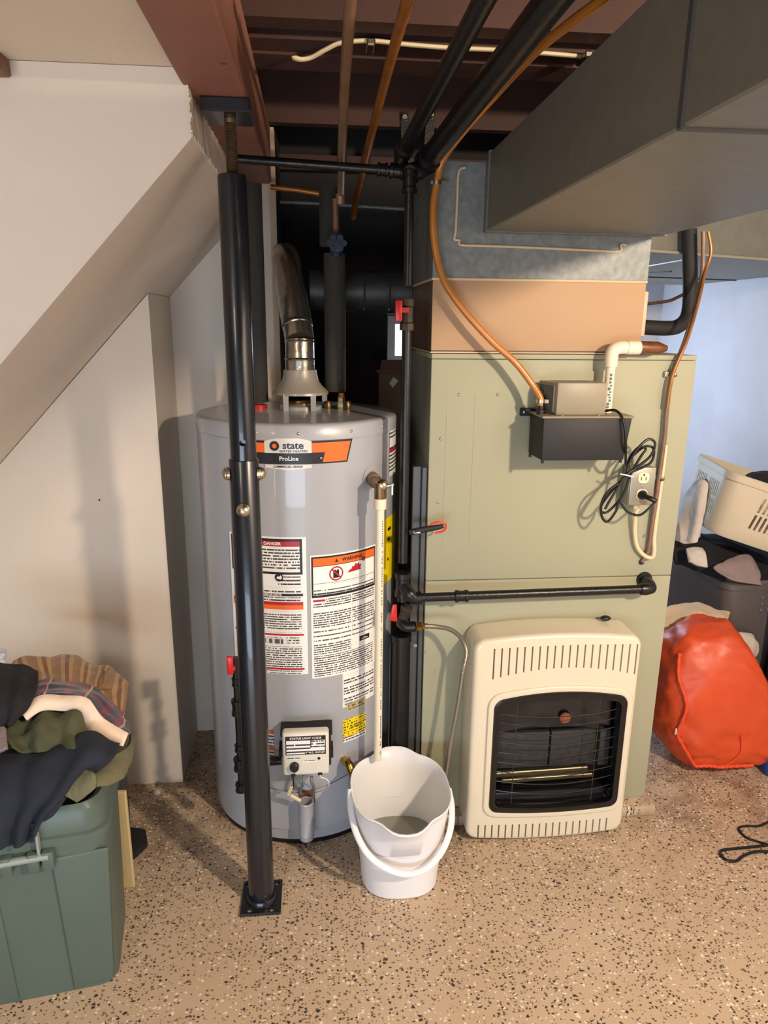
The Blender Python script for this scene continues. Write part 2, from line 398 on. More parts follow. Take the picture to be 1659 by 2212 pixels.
# stair enclosure: upright face, sloped underside and what is above it
bm = BM(); ys = [1.49 + .95*k/60 for k in range(61)]; rings = []
for i, y in enumerate(ys):
    j = random.uniform(-.004, .003); j2 = random.uniform(-.005, .004)
    rings.append([bm.verts.new(p) for p in ((-.228+j, y, 1.947), (-.222+j2, y, 1.834+j2), (-1.95, y, 0), (-2.6, y, 0), (-2.6, y, 1.947))])
for a, b in zip(rings, rings[1:]):
    for k in range(5): bm.faces.new((a[k], a[(k+1)%5], b[(k+1)%5], b[k]))
bm.faces.new(rings[0]); bm.faces.new(rings[-1])
wall_stair = struct('wall_stair', bm, wall_paint)
bm = BM()
for k in range(30):     # torn drywall paper along the cut end
    z = 1.945 - k*.0036; box(bm, (-.231, 1.4885, z - .0036), (-.2255 + random.uniform(-.001, .0035), 1.496, z))
for k in range(70):
    y = 1.492 + k*.0125; box(bm, (-.229, y, 1.832), (-.2215 + random.uniform(-.002, .003), y + .0125, 1.836 + random.uniform(0, .004)))
obj('torn_drywall_edge', bm, mat('drywall_core', '#d9cdb9', .9), wall_stair, smooth=False)
bm = BM(); dome(bm, (-0.5073, 1.95, 1.5478), (.7,0,-.7), .004, .003); obj('nail_head', bm, chip_black, wall_stair)
# wall under the stair, with its return, and the wall behind the water heater
zs = lambda x: 1.578 + 1.06*(x + .464) - .004
bm = prism(BM(), [(-1.94, 0), (-.465, 0), (-.465, zs(-.465)), (-1.94, max(0, zs(-1.94)))], XZ, 2.13, 2.44)
wall_under = struct('wall_understair', bm, wall_paint)
bm = BM(); box(bm, (-0.6515, 2.129, 0.9836), (-0.6475, 2.131, 0.9778)); obj('nail_hole', bm, chip_black, wall_under)
bm = prism(BM(), [(-.50, 0), (-.12, 0), (-.12, 2.08), (-.224, 2.08), (-.224, 1.83), (-.50, 1.538)], XZ, 2.442, 2.50)
struct('wall_back_left', bm, wall_paint)
bm = BM(); box(bm, (-0.1362, 2.425, 0), (-0.1173, 2.44, 2.07)); struct('trim_1', bm, mat('corner_bead', '#c7b39a', .6))
bm = BM(); box(bm, (-0.2247, 2.425, 0), (-0.2131, 2.44, 2.07)); struct('trim_2', bm, mat('corner_bead', '#c7b39a', .6))
# rear of the utility space
bm = BM(); box(bm, (-.12, 2.95, 0), (0.2876, 3.0, 1.55)); box(bm, (-.12, 2.86, 1.5367), (.9, 2.95, 2.2)); struct('wall_rear_panel', bm, wood_shaded)  # header box added above; its near-black colour stands in for shade
bm = BM(); box(bm, (-.4, 3.9, 0), (1.9, 4.0, 2.25)); struct('wall_back', bm, blue_wall)
bm = BM(); box(bm, (1.9, -.6, 0), (2.0, 4.0, 2.25)); struct('wall_right', bm, blue_wall)
bm = BM(); box(bm, (-.16, 2.5, 0), (-.12, 3.9, 2.25)); struct('wall_closet_side', bm, wood_shaded)
window = bm = BM()
x0, x1, z0, z1 = 0.4211, .62, 1.3316, 1.4955
for a, b in (((x0-.04, z0-.04), (x1+.04, z0)), ((x0-.04, z1), (x1+.04, z1+.04)), ((x0-.04, z0), (x0, z1)), ((x1, z0), (x1+.04, z1)), ((.52, z0), (.53, z1))):
    box(bm, (a[0], 3.86, a[1]), (b[0], 3.9, b[1]))
win = struct('window_1', bm, white_plastic)
sky = bpy.data.materials.new('daylit_pane'); sky.use_nodes = True; sb = sky.node_tree.nodes['Principled BSDF']
sb.inputs['Emission Color'].default_value = (.45, .78, 1, 1); sb.inputs['Emission Strength'].default_value = 2.2; sb.inputs['Roughness'].default_value = .1
bm = BM(); box(bm, (x0, 3.885, z0), (x1, 3.895, z1)); obj('pane', bm, sky, win)
# ceiling: boards overhead, joists, the beam and the plastered part on the left
bm = BM(); box(bm, (-.24, .2, 2.27), (2.0, 4.0, 2.31)); ceiling = struct('ceiling', bm, wood_red)
for nm, y0, y1, z0 in (('joist', 1.615, 1.672, 2.08), ('joist', 1.725, 1.80, 2.08), ('joist', 1.80, 1.90, 2.074), ('joist', 2.385, 2.425, 2.08), ('joist', 2.97, 3.01, 2.08), ('joist', 1.0, 1.04, 2.08)):
    b = BM(); box(b, (-.235, y0, z0), (1.895, y1, 2.272)); obj(nm, b, wood_red, ceiling, smooth=False)
b = BM(); box(b, (-.238, 2.8, 2.03), (1.2, 2.84, 2.08)); obj('ledger_board', b, wood_red, ceiling, smooth=False)
b = rbox((-.238, .3, 1.9185), (-.130, 2.86, 2.08), .004, 1); beam = obj('beam', b, wood_beam, ceiling, smooth=False)
bm = BM()
for k in range(9):
    x = -.215 + k*.0075
    tube(bm, [(x, 1.555 + random.uniform(-.008, .008), 1.918), (x+.004, 1.555 + random.uniform(-.008, .008), 1.918)], .0012, 6)
obj('pencil_scrawl', bm, mat('pencil', '#4f332a', .8), beam)
bm = BM(); ball(bm, (-0.147, 1.3656, 1.9185), .005, 8, 1, 1, .3); obj('nail_head', bm, chip_black, beam)
bm = BM(); rings = []
for i in range(41):
    y = -1.6 + 3.1*i/40; j = random.uniform(-.003, .003)
    rings.append([bm.verts.new(p) for p in ((-3, y, 1.948), (-.236+j, y, 1.948), (-.24+j, y, 1.962), (-3, y, 1.962))])
for a, b in zip(rings, rings[1:]):
    for k in range(4): bm.faces.new((a[k], a[(k+1)%4], b[(k+1)%4], b[k]))
bm.faces.new(rings[0]); bm.faces.new(rings[-1])
struct('ceiling_left', bm, ceil_paint)
bm = rbox((-0.6049, 1.44, 1.9178), (-0.5364, 1.489, 1.947), .004); struct('trim_3', bm, mat('stair_wood', '#6b3f1d', .4))

# ------------------------------------------------------------------ adjustable steel support post
px, py = -.165, 1.6
post = thing('support_post', 'dark blue-black adjustable steel post in front of the water heater', 'post', (px, py, 0))
bm = rbox((-.218, 1.542, 0), (-.112, 1.66, .008), .002, 1)
plate = obj('base_plate', bm, post_paint, post, smooth=False)
cut = BM()
for p in ((-0.1924, 1.5566, 0.008), (-0.1345, 1.5549, 0.008), (-.205, 1.645, .008), (-.125, 1.645, .008)): cyl(cut, (p[0], p[1], -.01), (p[0], p[1], .02), .0075, 14)
boolean_cut(plate, cut)
bm = BM(); lathe(bm, [(.034, .008), (.041, .008), (.041, .012), (.036, .02), (.034, .02)], (px, py, 0), 32, closed=True); obj('weld_bead', bm, post_paint, post)
bm = BM(); lathe(bm, [(0, .008), (.0335, .008), (.0335, 1.199), (.0325, 1.201), (.029, 1.201), (.029, 1.19), (0, 1.19)], (px, py, 0), 40); obj('lower_tube', bm, post_paint, post)
bm = BM(); lathe(bm, [(0, 1.19), (.0295, 1.19), (.0295, 1.785), (.0285, 1.788), (0, 1.788)], (px, py, 0), 40); ut = obj('upper_tube', bm, post_paint, post)
cut = BM(); hz = 1.2419
cyl(cut, (px+.002, py-.05, hz), (px+.002, py-.012, hz), .0075, 18); boolean_cut(ut, cut)
bz = 1.168
for d, z in (((-1, -.15, 0), bz), ((1, -.15, 0), bz), ((-.05, -1, 0), 1.0903)):
    dv = Vector(d).normalized(); b0 = Vector((px, py, z)) + dv*.0325
    bm = BM(); lathe(bm, [(0, 0), (.0155, 0), (.0155, .006), (.0135, .008), (.0135, .011), (.010, .015), (.005, .0175), (0, .018)], b0, 20, dv); obj('bolt', bm, steel, post)
prof = [(0, 1.787)]
for k in range(34): z = 1.79 + k*.0028; prof += [(.0125, z), (.0105, z + .0014)]
prof += [(.012, 1.887), (.012, 1.897), (0, 1.897)]
bm = BM(); lathe(bm, prof, (px+.001, py, 0), 20); obj('jack_screw', bm, thread, post)
bm = rbox((-0.2141, 1.545, 1.8918), (-0.1193, 1.655, 1.9185), .003, 1); obj('head_plate', bm, post_paint, post, smooth=False)

# ------------------------------------------------------------------ water heater
HX, HY, HR = -.055, 2.085, .287
wh = thing('water_heater', 'tall grey cylindrical gas water heater with paper warning labels', 'water heater', (HX, HY, 0))
def cm(th, z, e=.0012): return (HX + (HR+e)*math.sin(th), HY - (HR+e)*math.cos(th), z)
bm = BM(); lathe(bm, [(0, .02), (HR, .02), (HR, 1.205), (HR+.0006, 1.2055), (HR+.0006, 1.208), (HR, 1.2085), (HR+.002, 1.21), (HR+.002, 1.243), (HR-.004, 1.25), (HR-.03, 1.25), (0, 1.253)], (HX, HY, 0), 120); obj('tank_jacket', bm, tank_paint, wh, ang=50)
bm = BM(); lathe(bm, [(0, 0), (HR-.006, 0), (HR-.006, .02), (0, .02)], (HX, HY, 0), 80); obj('base_ring', bm, soot, wh)
def wrap(name, t0, t1, z0, z1, m, e=.001, parent=wh, n=16, poly=None):
    bm = BM(); L = bm.loops.layers.uv.new('UVMap'); V = []
    for i in range(n+1):
        t = t0 + (t1-t0)*i/n
        V.append([bm.verts.new(cm(t, z, k)) for z, k in ((z0, e), (z1, e), (z1, e-.0012), (z0, e-.0012))])
    for i in range(n):
        for k in range(4):
            f = bm.faces.new((V[i][k], V[i+1][k], V[i+1][(k+1)%4], V[i][(k+1)%4]))
            if k == 0:
                for l, (a, z) in zip(f.loops, ((i, z0), (i+1, z0), (i+1, z1), (i, z1))): l[L].uv = ((t0 + (t1-t0)*a/n)*HR + 3, z)
    bm.faces.new(V[0]); bm.faces.new(V[-1][::-1])
    return obj(name, bm, m, parent)
def wpoly(name, pts, m, e, parent=wh):
    """flat shape in (angle, z), laid on the jacket, subdivided so that it follows the curve"""
    bm = BM(); vs = [bm.verts.new((t, z, 0)) for t, z in pts]; bm.faces.new(vs)
    lo, hi = min(p[0] for p in pts), max(p[0] for p in pts); k = 1
    while lo + k*.04 < hi:
        bmesh.ops.bisect_plane(bm, geom=bm.verts[:] + bm.edges[:] + bm.faces[:], plane_co=(lo + k*.04, 0, 0), plane_no=(1, 0, 0)); k += 1
    for v in bm.verts: v.co = Vector(cm(v.co.x, v.co.y, e))
    return obj(name, bm, m, parent)
def wtext(name, s, th, z, size, m, e=.002, bold=0, align='CENTER', parent=wh, sx=1):
    return obj(name, text_bm(s, size, lambda u, v: cm(th + u*sx/HR, z + v, e), bold, align), m, parent, smooth=False)
# brand badge
tb0, tb1 = -0.618, 0.5374; zt, zm, zb = 1.2084, 1.1776, 1.1488
bd = wpoly('badge_banner', [(tb0, zb), (tb1-.055, zb), (tb1, zt), (tb0, zt)], black_ink, .001)
wpoly('orange_stripe', [(tb0+.02, zm+.001), (0.265, zm+.001), (0.2425, zb+.004), (tb1-.068, zb+.004), (tb1-.022, zt-.005), (tb0+.02, zt-.005)], orange_ink, .0016, bd)
sl, sr = -0.2739, 0.1433; sm = (sl+sr)/2
st, sb_ = 1.2155, 1.1332
wpoly('shield_top', [(sl, zm), (sr, zm), (sr, st-.007), ((sm+sr)/2, st), ((sm+sl)/2, st), (sl, st-.007)], silver_ink, .0022, bd)
wpoly('shield_foot', [(sl, sb_+.006), (sm, sb_), (sr, sb_+.006), (sr, zb-.001), (sl, zb-.001)], silver_ink, .0022, bd)
lc = (-0.1833, 1.1961)
def disc(name, th, z, r, m, e, parent, r2=0, n=24):
    bm = BM(); a = [bm.verts.new(cm(th + r*math.cos(2*PI*k/n)/HR, z + r*math.sin(2*PI*k/n), e)) for k in range(n)]
    if r2:
        b = [bm.verts.new(cm(th + r2*math.cos(2*PI*k/n)/HR, z + r2*math.sin(2*PI*k/n), e)) for k in range(n)]
        for k in range(n): bm.faces.new((a[k], a[(k+1)%n], b[(k+1)%n], b[k]))
    else: bm.faces.new(a)
    return obj(name, bm, m, parent)
disc('logo_ring', *lc, .0125, blue_ink, .0027, bd, .0055); disc('logo_dot', *lc, .0058, orange_ink, .0029, bd)
wtext('badge_lettering', 'state', -0.0191, 1.1966 + .0005, .026, blue_ink, .0028, .0006, parent=bd, sx=1.05)
wtext('badge_lettering', 'WATER HEATERS', -0.0162, 1.1824, .0092, blue_ink, .0028, .0001, parent=bd)
wtext('badge_lettering', 'ProLine', -0.0586, 1.1633, .0155, white_ink, .0028, .0003, parent=bd)
wtext('badge_lettering', 'COMMERCIAL GRADE', -0.0686, 1.1428, .0076, black_ink, .0028, .0002, parent=bd)
for p in (cm(0.2261, 1.1638, .002),):
    bm = BM(); dome(bm, p, (math.sin(.1), -1, 0), .004, .003); obj('rivet', bm, steel, wh)
for th in (-1.1, -.35 , .03, .52, .95):
    bm = BM(); q = cm(th, 1.228, .001); dome(bm, q, (math.sin(th), -math.cos(th), 0), .0045, .003); obj('jacket_screw', bm, steel, wh)
# danger label
d0, d1 = -0.6901, 0.0767; dz1, dz0 = 0.9544, 0.558
dl = wrap('danger_label', d0, d1, dz0, dz1, white_ink, .001)
h = dz1 - dz0
def band(name, l, r, a, b, m, e, parent, t0=d0, t1=d1, z1=dz1, hh=h): return wrap(name, t0 + (t1-t0)*l, t0 + (t1-t0)*r, z1 - hh*b, z1 - hh*a, m, e, parent)
band('black_frame', .03, .955, .012, .262, black_ink, .0014, dl); band('red_header', .05, .925, .03, .062, red_ink, .0019, dl)
band('frame_panel', .05, .925, .065, .245, fine_white, .0018, dl)
wtext('header_lettering', 'DANGER', -0.2319, dz1 - h*.047, .0115, white_ink, .0024, .0003, parent=dl)
band('picture_panel', .06, .44, .09, .235, white_ink, .0021, dl)
disc('pictogram', -0.1766, 0.8422, .0115, black_ink, .0018, dl)
bm = BM(); wpoly('pictogram', [(-0.1766 + u, 0.8422 + v) for u, v in ((-.026, -.003), (-.01, .0045), (.0, .002), (.018, .007), (.03, -.001), (.014, -.006), (-.006, -.004))], white_ink, .0021, dl)
band('print_block', .66, .93, .275, .345, fine_big, .0016, dl); band('print_block', .05, .93, .355, .395, fine_white, .0016, dl)
band('black_header', .05, .955, .40, .418, black_ink, .0016, dl)
wtext('header_lettering', 'IMPORTANT/IMPORTANTE', -0.3202, dz1 - h*.409, .0078, white_ink, .0022, .0002, parent=dl)
band('print_block', .05, .93, .425, .455, fine_white, .0016, dl)
band('red_header', .03, .955, .46, .483, red_ink, .0016, dl); band('orange_header', .03, .955, .483, .515, orange_ink, .0016, dl)
band('print_block', .40, .93, .53, .685, fine, .0016, dl); band('red_header', .03, .955, .695, .708, red_ink, .0016, dl)
band('picture_row', .40, .70, .72, .775, print_mat('picture_strokes', 60, 120, '#55555a', '#d9d9dc', .5, .8), .0016, dl); band('picture_row', .74, .90, .72, .765, fine_white, .0016, dl)
band('print_block', .42, .93, .79, .945, fine, .0016, dl); band('red_header', .03, .955, .952, .966, red_ink, .0016, dl); band('print_block', .05, .93, .972, .995, fine_white, .0016, dl)
# warning label
w0, w1 = 0.1135, 0.8359; wz1, wz0 = 0.9017, 0.542; wh_ = wz1 - wz0
wl = wrap('warning_label', w0, w1, wz0, wz1, white_ink, .001)
def wb(name, l, r, a, b, m, e): return band(name, l, r, a, b, m, e, wl, w0, w1, wz1, wh_)
wb('black_frame', .012, .99, .012, .335, black_ink, .0014); wb('orange_header', .035, .97, .025, .085, orange_ink, .0018); wb('frame_panel', .035, .97, .09, .315, white_ink, .0018)
wtext('header_lettering', 'WARNING', (w0+w1)/2 + .06, wz1 - wh_*.055, .0135, black_ink, .0023, .0004, parent=wl)
tc_ = ((w0+w1)/2 - .02, wz1 - wh_*.055)
wpoly('warning_triangle', [(tc_[0]-.108, tc_[1]-.004), (tc_[0]-.072, tc_[1]-.004), (tc_[0]-.09, tc_[1]+.0055)], black_ink, .0023, wl)
nc = (0.3615, 0.8453)
wpoly('fuel_can', [(nc[0]+u/HR, nc[1]+v) for u, v in ((-.009, -.0125), (.008, -.0125), (.008, .009), (.004, .012), (0, .007), (-.003, .012), (-.009, .008))], black_ink, .0022, wl)
disc('prohibition_ring', *nc, .0205, red_ink, .0024, wl, .0165)
wpoly('prohibition_bar', [(nc[0]-.0135/HR, nc[1]+.0105), (nc[0]-.0105/HR, nc[1]+.0135), (nc[0]+.0135/HR, nc[1]-.0105), (nc[0]+.0105/HR, nc[1]-.0135)], red_ink, .0025, wl)
fc = (0.5622, 0.8497)
wpoly('flame', [(fc[0]+u/HR, fc[1]+v) for u, v in ((-.024, -.008), (-.016, .001), (-.013, -.001), (-.008, .009), (-.004, .006), (.002, .016), (.006, .010), (.012, .017), (.015, .008), (.022, .008), (.018, .0), (.020, -.006))], red_ink, .0022, wl)
disc('running_figure', 0.6642, 0.8716, .006, black_ink, .0023, wl, .003)
wb('caption_box', .48, .84, .195, .215, fine_white, .002); wb('rule', .035, .97, .222, .225, black_ink, .002)
wb('print_block', .3, .85, .235, .265, fine_white, .002); wb('print_block', .04, .96, .275, .313, fine_big, .002)
wb('red_header', .03, .19, .352, .368, red_ink, .0017); wb('print_block', .20, .56, .35, .375, fine, .0016)
wb('print_block', .03, .56, .378, .80, fine, .0016); wb('print_block', .58, .97, .345, .70, fine, .0016)
wb('black_tab', .70, .88, .722, .762, black_ink, .0016); wb('tab_print', .73, .85, .735, .75, fine_white, .0019); wb('print_block', .03, .95, .815, .985, fine, .0016)
# smaller stickers
t0, t1 = 0.4224, 0.8282
s = wrap('rating_sticker', t0, t1, 0.4344, 0.5553, white_ink, .001); zz0, zz1 = 0.4344, 0.5553
wrap('print_block', t0+.012, t1-.012, zz0+.012, zz1-.02, fine_white, .0015, s); wrap('barcode', t0+.02, t0+.11, zz0+.005, zz0+.011, mat('barcode_ink', '#8a8a8c', .5), .0017, s)
s = wrap('gold_tag', 0.4626, 0.7084, 0.4158, 0.4472, gold_ink, .001)
wrap('print_block', 0.4839, 0.6822, 0.4218, 0.4412, print_mat('gold_print', 100, 150, '#6a6248', '#b9ad86', .45, .7), .0015, s)
t0, t1 = 0.4249, 0.7029; zz0, zz1 = 0.3204, 0.3934
s = wrap('yellow_sticker', t0, t1, zz0 + .016, zz1, fine_yellow, .001); wrap('sticker_foot', t0, t1, zz0, zz0+.016, fine_white, .001, s); wrap('orange_rule', t0, t1, zz0+.016, zz0+.0175, orange_ink, .0014, s)
wtext('sticker_lettering', 'CONTRACTOR', (t0+t1)/2+.02, (zz0+zz1)/2 + .006, .0065, black_ink, .0016, .0002, parent=s)
for a, b in ((1570, 1610), (1613, 1638)):
    s = wrap('side_label', -0.521, -0.2782, 0.2862 + (0 if a > 1600 else .042), 0.3242 + (0 if a > 1600 else .055), fine_big, .001)
    wrap('orange_header', -0.521, -0.2782, (0.3242 + (0 if a > 1600 else .055)) - .008, 0.3242 + (0 if a > 1600 else .055), orange_ink, .0014, s)
t0, t1 = 0.9977, 1.2988
s = wrap('energy_sticker', t0, t1+.25, 0.7663, 0.9615, yellow_ink, .001)
for k, z in enumerate((.0, .03, .09)): wrap('energy_print', t0+.08, t0+.17 - .03*k, 0.9309 - z - .009, 0.9309 - z, black_ink if k < 2 else black_ink, .0015, s)
s = wrap('edge_sticker', 1.1054, 1.1054 + .35, 1.0805, 1.2171, fine_big, .001)
wrap('red_header', 1.1054, 1.1054 + .35, 1.1488, 1.1581, red_ink, .0015, s)
# draft hood on three legs, flue collar
hc = (-.046, 2.13)
bm = BM(); lathe(bm, [(.045, 1.2515), (.062, 1.2515), (.062, 1.262), (.05, 1.266), (.045, 1.266)], (*hc, 0), 40, closed=True); obj('flue_collar', bm, tank_paint, wh)
bm = BM(); lathe(bm, [(.03, 1.255), (.047, 1.255), (.047, 1.272), (.03, 1.272)], (*hc, 0), 40, closed=True); obj('flue_baffle', bm, bronze, wh)
bm = BM(); lathe(bm, [(.079, 1.298), (.082, 1.296), (.081, 1.303), (.066, 1.318), (.055, 1.332), (.05, 1.348), (.048, 1.366), (.045, 1.366), (.047, 1.346), (.053, 1.328), (.064, 1.314)], (*hc, 0), 48, closed=True); dh = obj('draft_hood', bm, mat('hood_paint', '#a49c90', .4, .15, coat=.2), wh)
for a in (-2.35, -.55, .5, 2.0):
    x, y = hc[0] + .078*math.sin(a), hc[1] - .078*math.cos(a)
    bm = BM(); hexa(bm, [(x-.007, y-.002, 1.2525), (x+.007, y-.002, 1.2525), (x+.007, y+.002, 1.2525), (x-.007, y+.002, 1.2525), (x-.008, y-.002, 1.30), (x+.008, y-.002, 1.30), (x+.008, y+.002, 1.30), (x-.008, y+.002, 1.30)]); obj('hood_leg', bm, tank_paint, dh, smooth=False)
# relief valve and its discharge pipe
rv = (0.1586, 1.8, 1.0927)
th = 0.7797; rp = Vector(cm(th, rv[2], 0))
dp = Vector((0.1618, 1.79, rv[2]))
bm = BM(); lathe(bm, [(0, 0), (.036, 0), (.036, .0015), (0, .0015)], rp, 28, (math.sin(th), -math.cos(th), 0)); obj('valve_flange', bm, tank_paint, wh)
bm = BM(); tube(bm, [rp, rp + (dp-rp)*.45, rp + (dp-rp)*.451, dp], [.019, .019, .016, .016], 16); cyl(bm, dp + Vector((0,0,.008)), dp + Vector((0, 0, -.035)), .0155, 18)
valve = obj('relief_valve', bm, bronze, wh)
bm = BM(); dome(bm, dp + Vector((.006, -.004, .002)), (.9, -.5, .1), .016, .014); cyl(bm, dp + Vector((.015, -.01, .0)), dp + Vector((.034, -.012, .006)), .005, 10); obj('valve_bonnet', bm, steel, valve)
bm = BM(); box(bm, dp + Vector((.028, -.016, -.022)), dp + Vector((.032, -.004, .008))); obj('lift_lever', bm, steel, valve)
bm = BM(); cyl(bm, dp + Vector((0, 0, -.034)), dp + Vector((0, 0, -.062)), .0165, 20); obj('pipe_adapter', bm, pvc, wh)
bm = BM(); zlo = 0.2829; cyl(bm, dp + Vector((0, 0, -.06)), (dp.x, dp.y, zlo), .0115, 18); pp = obj('discharge_pipe', bm, pvc, wh)
bm = BM(); z = dp.z - .08
while z > zlo + .02:
    hgt = random.choice((.003, .004, .006)); x = dp.x + .006
    if random.random() > .18: box(bm, (x-.0012, dp.y - .0104, z - hgt), (x+.0012, dp.y - .0085, z))
    z -= hgt + .003
obj('pipe_print', bm, primer, pp, smooth=False)
# access door in the jacket, burner opening, drain valve
a0, a1 = -0.3731, 0.4804
wpoly('access_door', [(a0, 0.0553), (a1, 0.0617), (a1, 0.2124), (0.02, 0.1784), (a0, 0.1908)], mat('door_paint', '#aaadb3', .35, coat=.2), .004)
wrap('burner_port', -0.0441, 0.1194, 0.1456, 0.1877, rust, .0055)
dv = cm(0.4229, 0.2661, 0); dth = 0.4229; dd = Vector((math.sin(dth), -math.cos(dth), 0))
bm = BM(); p = Vector(dv); tube(bm, [p, p + dd*.035], .010, 14); tube(bm, [p + dd*.03 + Vector((0, 0, .008)), p + dd*.042 + Vector((0,0,.004)), p + dd*.055 + Vector((.004, 0, -.016))], [.011, .0125, .012], 14)
db = obj('drain_valve', bm, brass, wh)
bm = BM(); lathe(bm, [(.006, 0), (.0135, 0), (.0135, .006), (.006, .006)], p + dd*.055 + Vector((.004, 0, -.012)), 16, dd + Vector((.1, 0, -.4)), closed=True); obj('hose_thread', bm, brass, db)
bm = BM(); cyl(bm, p + dd*.036 + Vector((0,0,.008)), p + dd*.036 + Vector((0, 0, .026)), .006, 10); obj('drain_stem', bm, brass, db)
# gas control
gx0, gx1 = -0.1057, 0.0211; gz0, gz1 = 0.2954, 0.4276
bm = rbox((gx0+.002, 1.735, gz0+.01), (gx1+.006, 1.81, gz1-.018), .006); box(bm, (gx0-.012, 1.75, gz0+.035), (gx0+.004, 1.80, gz0+.055)); box(bm, (gx0-.006, 1.745, gz1-.03), (gx1+.010, 1.80, gz1-.016)); box(bm, (gx1, 1.745, gz0+.03), (gx1+.012, 1.79, gz0+.055)); obj('control_body', bm, black_plastic, wh)
bm = rbox((gx0, 1.712, gz0), (gx1, 1.745, gz1), .008, 3); gv = obj('gas_control', bm, mat('control_ivory', '#d9d5c8', .4), wh)
def gpanel(name, u0, u1, v0, v1, m, e):
    b = BM(); L = b.loops.layers.uv.new('UVMap'); X = lambda u: gx0 + (gx1-gx0)*u; Z = lambda v: gz0 + (gz1-gz0)*v; y = 1.712 - e
    vs = [b.verts.new(q) for q in ((X(u0), y, Z(v0)), (X(u1), y, Z(v0)), (X(u1), y, Z(v1)), (X(u0), y, Z(v1)))]
    f = b.faces.new(vs)
    for l in f.loops: l[L].uv = (l.vert.co.x, l.vert.co.z)
    g = bmesh.ops.extrude_face_region(b, geom=[f]); bmesh.ops.translate(b, verts=[q for q in g['geom'] if isinstance(q, bmesh.types.BMVert)], vec=(0, .0008, 0))
    return obj(name, b, m, gv, smooth=False)
gpanel('label_plate', .07, .93, .50, .93, black_ink, .0008); gpanel('label_print', .09, .60, .585, .83, fine_big, .0012); gpanel('label_print', .62, .91, .66, .83, fine_white, .0012); gpanel('label_panel', .60, .91, .585, .66, white_ink, .0012); gpanel('label_print', .09, .48, .52, .565, fine_big, .0012)
X = lambda u: gx0 + (gx1-gx0)*u; Z = lambda v: gz0 + (gz1-gz0)*v
obj('label_lettering', text_bm('STATUS LIGHT CODE', .0088, lambda u, v: (X(.5)+u, 1.7108, Z(.88)+v), .0002), white_ink, gv, smooth=False)
obj('label_lettering', text_bm('4" W.C. OUTLET', .0072, lambda u, v: (X(.70)+u, 1.7108, Z(.545)+v), .0002), white_ink, gv, smooth=False)
gpanel('dial_print', .1, .38, .40, .43, fine_white, .0006); gpanel('dial_print', .42, .72, .32, .36, fine_white, .0006)
bm = BM(); lathe(bm, [(0, 0), (.013, 0), (.012, .012), (.010, .014), (0, .014)], (X(.25), 1.712, Z(.24)), 24, (0, -1, 0)); box(bm, (X(.25)-.002, 1.696, Z(.24)-.011), (X(.25)+.002, 1.70, Z(.24)+.011)); obj('knob', bm, black_rubber, gv)
bm = BM(); cyl(bm, (X(.78), 1.712, Z(.40)), (X(.78), 1.7105, Z(.40)), .004, 12); obj('status_light', bm, black_rubber, gv)
bm = BM()
for u in (.22, .80): box(bm, (X(u)-.006, 1.7105, Z(.0)), (X(u)+.006, 1.716, Z(.06)))
obj('wire_socket', bm, black_rubber, gv, smooth=False)
for nm, pts, r, m in (('control_wire', ((-0.0792, 1.73, 0.2809), (-0.0784, 1.73, 0.2601), (-0.0811, 1.75, 0.2263)), .0022, black_rubber), ('pilot_tube', ((-0.0501, 1.74, 0.2752), (-0.0517, 1.735, 0.255), (-0.0592, 1.755, 0.2199), (-0.0629, 1.775, 0.1871)), .004, galv), ('igniter_tube', ((-0.0283, 1.74, 0.2739), (-0.0285, 1.735, 0.2567), (-0.0226, 1.755, 0.2238), (-0.026, 1.78, 0.1781)), .0045, galv), ('sensor_wire', ((-0.0088, 1.72, 0.2928), (-0.0064, 1.72, 0.2809), (0.0064, 1.725, 0.2737), (0.0179, 1.73, 0.2576), (0.0165, 1.74, 0.2355), (-0.0005, 1.76, 0.2098), (-0.0179, 1.78, 0.19)), .0016, mat('pink_wire', '#c79a94', .5)), ('sensor_wire', ((-0.0037, 1.72, 0.2926), (-0.0012, 1.72, 0.2821), (0.0128, 1.725, 0.2719), (0.0204, 1.73, 0.2545), (0.0139, 1.745, 0.2275), (-0.0072, 1.77, 0.1982)), .0014, white_plastic)):
    bm = BM(); tube(bm, pts, r, 8, smooth=6); obj(nm, bm, m, gv)
for a, b in (((622,1698), (632,1718)), ((626,1712), (648,1730))):
    bm = BM(); tube(bm, [(-0.0954, 1.745, 0.2143), (-0.0829, 1.74, 0.2472)] if a[0] == 622 else [(-0.089, 1.745, 0.2124), (-0.0625, 1.755, 0.1851)], .0055, 6); obj('wire_connector', bm, cream_plastic, gv)
cp = (-0.0458, 1.765, 0.175)
bm = BM(); cb = 0.0501; lathe(bm, [(.019, cb+.008), (.0215, cb+.008), (.0215, cb+.016), (.0225, cb+.018), (.0215, cb+.02), (.0215, cp[2]-.006), (.0225, cp[2]-.003), (.0215, cp[2]), (.019, cp[2])], (cp[0], cp[1], 0), 28, closed=True); lathe(bm, [(0, cb), (.02, cb), (.0215, cb+.008), (0, cb+.009)], (cp[0], cp[1], 0), 28); obj('pilot_shroud', bm, tank_paint, wh)

